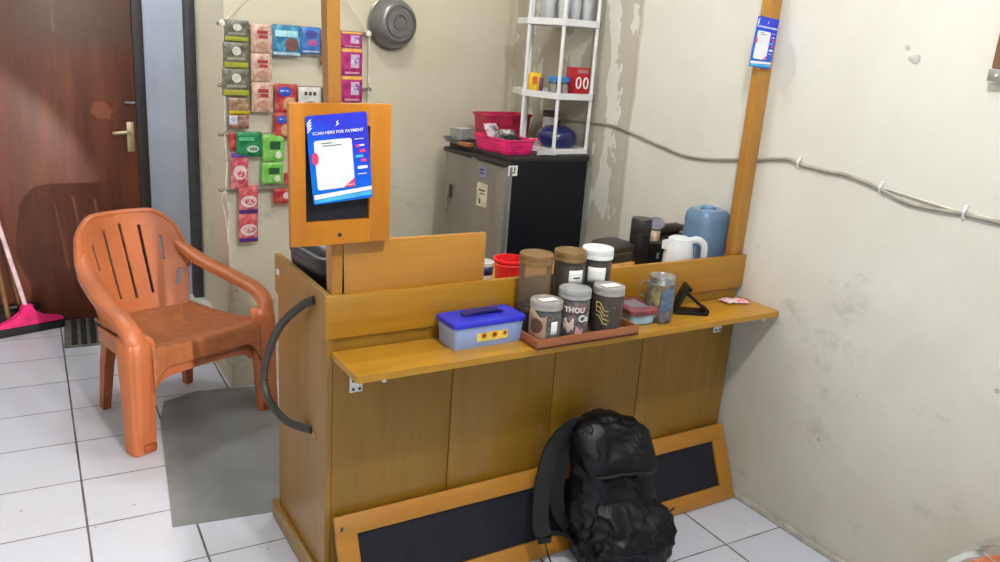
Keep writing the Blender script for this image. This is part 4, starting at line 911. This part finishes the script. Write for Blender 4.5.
SM = {
 'olive': (swirl('olive_foil', (70, 70, 58), (104, 102, 86), (136, 134, 116), 50), [('rect', -.0, -.36, .94, .20, (168, 172, 60)), ('oval', 0, .18, .34, .34, (206, 206, 200)), ('rect', .0, -.12, .7, .10, (150, 150, 130))]),
 'tan': (swirl('tan_foil', (112, 84, 60), (150, 120, 92), (188, 160, 130), 50), [('rect', 0, -.38, .96, .2, (206, 188, 40))]),
 'whiteblue': (swirl('brown_white_foil', (104, 66, 52), (140, 104, 88), (176, 150, 136), 40), [('rect', -.28, .12, .36, .6, (206, 208, 220)), ('oval', -.28, .2, .2, .25, (60, 80, 170))]),
 'beige': (swirl('beige_foil', (170, 128, 112), (204, 168, 150), (228, 204, 190), 36), [('rect', .02, .22, .5, .12, (160, 52, 60)), ('rect', .06, .06, .4, .12, (160, 52, 60)), ('oval', 0, -.25, .6, .28, (186, 140, 118))]),
 'bigblue': (swirl('teal_foil', (22, 84, 130), (44, 128, 170), (110, 190, 214), 26), [('rect', -.02, .22, .8, .2, (170, 222, 232)), ('oval', .16, -.12, .5, .44, (120, 78, 72)), ('rect', 0, -.42, .96, .1, (180, 206, 216))]),
 'blue2': (swirl('blue_foil', (36, 90, 168), (54, 116, 196), (90, 148, 216), 30), [('oval', 0, .22, .62, .3, (70, 76, 150)), ('oval', .05, -.08, .5, .26, (176, 90, 150)), ('rect', 0, -.4, .9, .06, (200, 210, 230))]),
 'brownp': (swirl('brown_foil', (84, 50, 44), (120, 84, 70), (150, 120, 96), 40), [('rect', 0, .1, .6, .3, (120, 140, 110))]),
 'mag': (swirl('magenta_foil', (140, 22, 90), (178, 36, 118), (206, 70, 146), 30), [('rect', .0, .42, .96, .12, (222, 168, 80)), ('rect', .12, .02, .4, .5, (206, 190, 214)), ('oval', .2, .05, .3, .3, (120, 90, 176)), ('rect', 0, -.42, .7, .08, (240, 170, 200))]),
 'redb': (swirl('red_foil', (140, 24, 34), (180, 44, 50), (206, 120, 100), 22), [('oval', -.08, .24, .62, .34, (40, 80, 190)), ('rect', -.08, .26, .4, .06, (200, 210, 236)), ('oval', .14, -.2, .6, .5, (206, 160, 124))]),
 'whitec': (swirl('pale_foil', (196, 190, 186), (214, 210, 206), (228, 226, 222), 30), [('rect', -.2, .25, .12, .14, (60, 50, 48)), ('rect', 0.0, .25, .12, .14, (60, 50, 48)), ('rect', .2, .25, .12, .14, (60, 50, 48)), ('oval', 0, -.25, .7, .4, (150, 96, 70))]),
 'dark': (swirl('dark_foil', (36, 30, 30), (60, 50, 46), (90, 76, 66), 40), []),
 'dgreen': (swirl('green_foil', (14, 96, 56), (26, 128, 76), (60, 156, 104), 26), [('oval', .14, -.18, .5, .28, (196, 216, 200)), ('rect', -.1, .22, .6, .14, (90, 180, 130)), ('oval', .14, -.18, .36, .16, (30, 100, 60))]),
 'lgreen': (swirl('lime_foil', (90, 170, 60), (120, 196, 84), (160, 214, 130), 26), [('rect', .05, .1, .5, .3, (40, 90, 50)), ('oval', .2, -.25, .3, .3, (220, 232, 210))]),
 'pinkred': (swirl('pink_red_foil', (170, 40, 66), (206, 90, 104), (230, 170, 170), 26), [('rect', 0, .42, .96, .14, (90, 50, 130)), ('oval', 0, -.05, .8, .4, (226, 200, 204)), ('oval', .05, -.08, .5, .22, (196, 40, 60))]),
 'redback': (swirl('red_foil', (140, 24, 34), (180, 44, 50), (206, 120, 100), 22), []),
 'pinkred2': (swirl('coral_foil', (176, 44, 62), (206, 92, 100), (228, 160, 160), 26), [('oval', .0, -.05, .86, .42, (226, 206, 206)), ('oval', .04, -.05, .6, .24, (190, 36, 60)), ('rect', 0, -.41, .96, .14, (80, 48, 130))]),
 'redr': (swirl('red_foil', (140, 24, 34), (180, 44, 50), (206, 120, 100), 22), [('oval', .1, 0, .4, .5, (210, 190, 190))]),
 'redr2': (swirl('red_foil', (140, 24, 34), (180, 44, 50), (206, 120, 100), 22), [('oval', .2, .05, .4, .5, (210, 190, 200))]),
}
def sachet_pt(x, z, w, h, t, seed):
    a = 2 * x / w; c = 2 * z / h
    return -t * max(0, (1 - a ** 4)) * max(0, (1 - c ** 6)) + noise.noise(Vector((x * 60 + seed, z * 60, seed))) * .0018 * (1 - abs(c) ** 3)
def sachet(parent, kind, x, z, w, h, seed, loc=None, name='sachet'):
    m, prints = SM[kind]; t = .007
    b = BM()
    for sg_ in (1, 0):
        grid(b, 14, 14, lambda i, j: Vector(((i - .5) * w, (sachet_pt((i - .5) * w, (j - .5) * h, w, h, t, seed) - .0008) if sg_ else .0008, (j - .5) * h)))
    if loc is None: o = obj(name, b, m, parent, (x, 0, z))
    else: o = obj(name, b, m, None, loc, (0, 0, WK))
    for typ, px, pz, pw, ph, c in prints:
        b = BM(); pm = mat('print_%d_%d_%d' % c, c, .35, var=.1, scale=60)
        nn = 8
        def f(i, j, px=px, pz=pz, pw=pw, ph=ph):
            if typ == 'rect': X, Z = px * w + (i - .5) * pw * w, pz * h + (j - .5) * ph * h
            else:
                r = j; an = i * 2 * math.pi; X, Z = px * w + r * math.cos(an) * pw * w / 2, pz * h + r * math.sin(an) * ph * h / 2
            return Vector((X, sachet_pt(X, Z, w, h, t, seed) - .0024, Z))
        grid(b, 14 if typ == 'oval' else nn, 4 if typ == 'oval' else nn, f); bmesh.ops.remove_doubles(b, verts=b.verts, dist=.00005)
        obj('print', b, pm, o)
    return o
def strip(label, items, off=.034, group='sachets on the hanger'):
    x0 = items[0][1]; ztop = max(i[2] + i[4] / 2 for i in items)
    q = thing('sachet_strip', label, 'sachets', wp(x0, ztop, off), WK, group)
    for n, (k, x, z, w, h) in enumerate(items): sachet(q, k, (x - x0), z - ztop, w, h * .985, n * 3.7 + x0 * 10)
def single(label, it, off=.034, name='sachet', group='sachets on the hanger'):
    k, x, z, w, h = it; o = sachet(None, k, 0, 0, w, h, x * 17, wp(x, z, off), name); tag(o, label, 'sachet', group)
strip('strip of three olive grey sachets with lime bands at upper left of hanger', [('olive', -1.371, 1.508, .098, .082), ('olive', -1.375, 1.416, .101, .099), ('olive', -1.377, 1.312, .108, .106)])
strip('short strip of tan and brown sachets hanging below the olive grey ones', [('tan', -1.365, 1.222, .084, .066), ('whiteblue', -1.368, 1.160, .085, .056)], .030)
strip('strip of three beige sachets with red lettering on the hanger', [('beige', -1.272, 1.486, .086, .111), ('beige', -1.273, 1.374, .086, .110), ('beige', -1.271, 1.258, .087, .119)])
single('large teal blue sachet on the top dowel of the hanger', ('bigblue', -1.169, 1.484, .118, .121))
single('royal blue sachet on the top dowel left of the wooden post', ('blue2', -1.066, 1.490, .082, .107))
single('narrow brown sachet partly behind the wooden post', ('brownp', -1.003, 1.465, .040, .140), .030)
strip('strip of magenta sachets at the right end of the hanger', [('mag', -.883, 1.505, .098, .066), ('mag', -.881, 1.415, .098, .112), ('mag', -.879, 1.302, .099, .110), ('mag', -.876, 1.19, .1, .11)])
strip('strip of two red sachets with blue ovals on the second dowel', [('redb', -1.172, 1.256, .095, .117), ('redb', -1.185, 1.146, .078, .103)])
single('pale sachet with dark lettering on the second dowel', ('whitec', -1.070, 1.252, .098, .103))
single('narrow dark sachet beside the pale one on the second dowel', ('dark', -.998, 1.251, .032, .10))
single('dark green sachet on the third dowel of the hanger', ('dgreen', -1.331, 1.071, .103, .101), .040)
strip('strip of two light green sachets on the third dowel of the hanger', [('lgreen', -1.227, 1.054, .092, .112), ('lgreen', -1.232, .950, .092, .090)])
single('tall pink red sachet with purple top below the dark green one', ('pinkred', -1.370, .965, .070, .15), .036)
single('narrow red sachet at the left end of the third dowel', ('redback', -1.394, 1.082, .028, .072), .030)
strip('strip of two coral pink sachets hanging lowest from the bottom dowel', [('pinkred2', -1.335, .842, .080, .120), ('pinkred2', -1.337, .722, .081, .122)])
single('small red sachet right of the light green ones', ('redr', -1.163, .924, .040, .051), .036)
single('red sachet hanging from the bottom dowel beside the sign frame', ('redr2', -1.190, .850, .079, .064))

# ------------------------------------------------------------------ right wall: cable, high board, marks
cw = thing('wall_cable', 'grey cable clipped across the cream right wall', 'cable', (0, .0, 1.2))
ck = mat('grey_cable', (150, 146, 136), .6)
b = BM(); tube(b, [(-.006, y, z - 1.2) for y, z in ((1.25, 1.215), (.963, 1.235), (.80, 1.238), (.682, 1.225), (.5, 1.196), (.338, 1.178), (.2, 1.188), (.1, 1.203), (.03, 1.212), (-.06, 1.230), (-.12, 1.236), (-.155, 1.228), (-.25, 1.222), (-.324, 1.222), (-.39, 1.214), (-.455, 1.200), (-.53, 1.180), (-.60, 1.176), (-.71, 1.180), (-.80, 1.177), (-.95, 1.178), (-1.2, 1.17))], .0055, 8); obj('wire', b, ck, cw)
b = BM(); tube(b, [(-.005, y, z - 1.2) for y, z in ((-.44, 1.206), (-.5, 1.202), (-.6, 1.192), (-.71, 1.183), (-.8, 1.183), (-1.2, 1.178))], .003, 8); obj('wire', b, mat('white_cable', (200, 198, 190), .6), cw)
for y, z in ((-.155, 1.228), (-.455, 1.201), (-.71, 1.181)):
    b = BM(); tube(b, [(-.002, y, z - 1.2 + .016), (-.011, y, z - 1.2 + .008), (-.0125, y, z - 1.2), (-.011, y, z - 1.2 - .008), (-.002, y, z - 1.2 - .016)], .0035, 8); box(b, (-.004, y, z - 1.2 + .017), (.008, .008, .012), bev=.001); obj('cable_clip', b, WHITEP, cw)
hb = thing('wall_board', 'brown wooden board with grey metal foot high on right wall', 'board', (-.016, -.835, 1.527))
b = BM(); box(b, (0, 0, .30), (.03, .26, .54), rot=(R(0), 0, 0), bev=.003); obj('plank', b, W_DARK, hb)
b = BM(); box(b, (-.002, 0, .014), (.034, .266, .030), bev=.002); k_ = obj('metal_edge', b, mat('zinc', (150, 150, 144), .5, metal=.4), hb)
for y in (.11, .0, -.11):
    b = BM(); cyl(b, (-.020, y, .014), .004, .003, rot=(0, R(90), 0), n=10); cyl(b, (-.0165, y - .004, .055), .004, .003, rot=(0, R(90), 0), n=10); obj('screw', b, PAPER, k_)
b = BM()
for y, z, r in ((-.447, 1.600, .008), (-.478, 1.570, .014), (-.462, 1.572, .008)):
    lathe(b, [(0, 0), (r, 0), (r * .9, .002), (r * .4, .003), (0, .003)], 9, Matrix.Translation((-.0005, y, z)) @ Matrix.Rotation(R(-90), 4, 'Y'))
tag(obj('wall_filler', b, mat('grey_filler', (178, 178, 172), .85)), 'small grey filler dabs high on the right wall', 'mark')

# orange pack in clear film at the foot of the right wall
op = thing('wrapped_pack', 'orange pack in clear plastic film in the lower right corner', 'pack', (-.13, -1.075, 0), R(-6))
b = BM(); loft(b, [[(x, y, z) for x, y in rrect(.20 * s, .17 * s, .03)] for s, z in ((.95, 0), (1, .01), (1, .31), (.9, .325), (.5, .330))])
for v in b.verts: v.co += noise.noise_vector(v.co * 16) * .004
obj('pack', b, mat('orange_pack', (224, 118, 70), .5, var=.12, scale=14), op)
b = BM()
loft(b, [[(x * (1 + .05 * math.sin(i * 2.1)), y, z) for i, (x, y) in enumerate(rrect(.22 * s, .19 * s, .04))] for s, z in ((1.0, .0), (1.03, .30), (.98, .34), (.75, .37), (.5, .385), (.62, .40))], caps=False)
for v in b.verts: v.co += noise.noise_vector(v.co * 26) * .008
obj('clear_film', b, clear('thin_film', (246, 246, 246), .93, .12), op, ang=180)

# ------------------------------------------------------------------ light, world, camera
w = bpy.data.worlds.new('room_air'); S.world = w; w.use_nodes = True
w.node_tree.nodes['Background'].inputs[0].default_value = (.86, .92, 1, 1); w.node_tree.nodes['Background'].inputs[1].default_value = .30
def lamp(name, typ, loc, power, color, size=.1, rot=(0, 0, 0), **kw):
    d = bpy.data.lights.new(name, typ); d.energy = power; d.color = color
    if typ == 'AREA': d.size = size
    else: d.shadow_soft_size = size
    for k, v in kw.items(): setattr(d, k, v)
    o = bpy.data.objects.new(name, d); COL.objects.link(o); o.location = loc; o.rotation_euler = rot; return o
lamp('ceiling_lamp_front', 'POINT', (-1.25, -1.15, 2.5), 73, (1, .99, .965), .05)
lamp('ceiling_lamp_back', 'POINT', (-1.0, .62, 2.55), 22, (1, .975, .93), .05)
lamp('passage_fill', 'POINT', (-1.66, 1.88, 2.32), 26, (.92, .96, 1), .06)  # unseen fill light, added to brighten the pale panel beside the door
v = Vector((-.318, 1, -.15)); q = v.to_track_quat('-Z', 'Y').to_euler()
lamp('doorway_beam', 'SPOT', (-1.40, -2.42, 1.0), 470, (1, .88, .78), .02, q, spot_size=R(29.5), spot_blend=.16)
lamp('street_daylight', 'AREA', (-2.2, -2.65, 1.3), 14, (.80, .88, 1), 1.3, (R(90), 0, R(12)))

cam = bpy.data.cameras.new('camera'); cam.sensor_width = 36; cam.sensor_fit = 'HORIZONTAL'; cam.lens = 813.735 * 36 / 1000; cam.clip_start = .02
co = bpy.data.objects.new('camera', cam); COL.objects.link(co)
co.location = (-2.20047, -1.88722, 1.52705); co.rotation_mode = 'XYZ'; co.rotation_euler = (1.2885371, -.0697761, -.5429237)
S.camera = co
S.view_settings.view_transform = 'Standard'; S.view_settings.look = 'None'; S.view_settings.exposure = 0; S.view_settings.gamma = 1
try: S.view_settings.use_curve_mapping = False
except Exception: pass
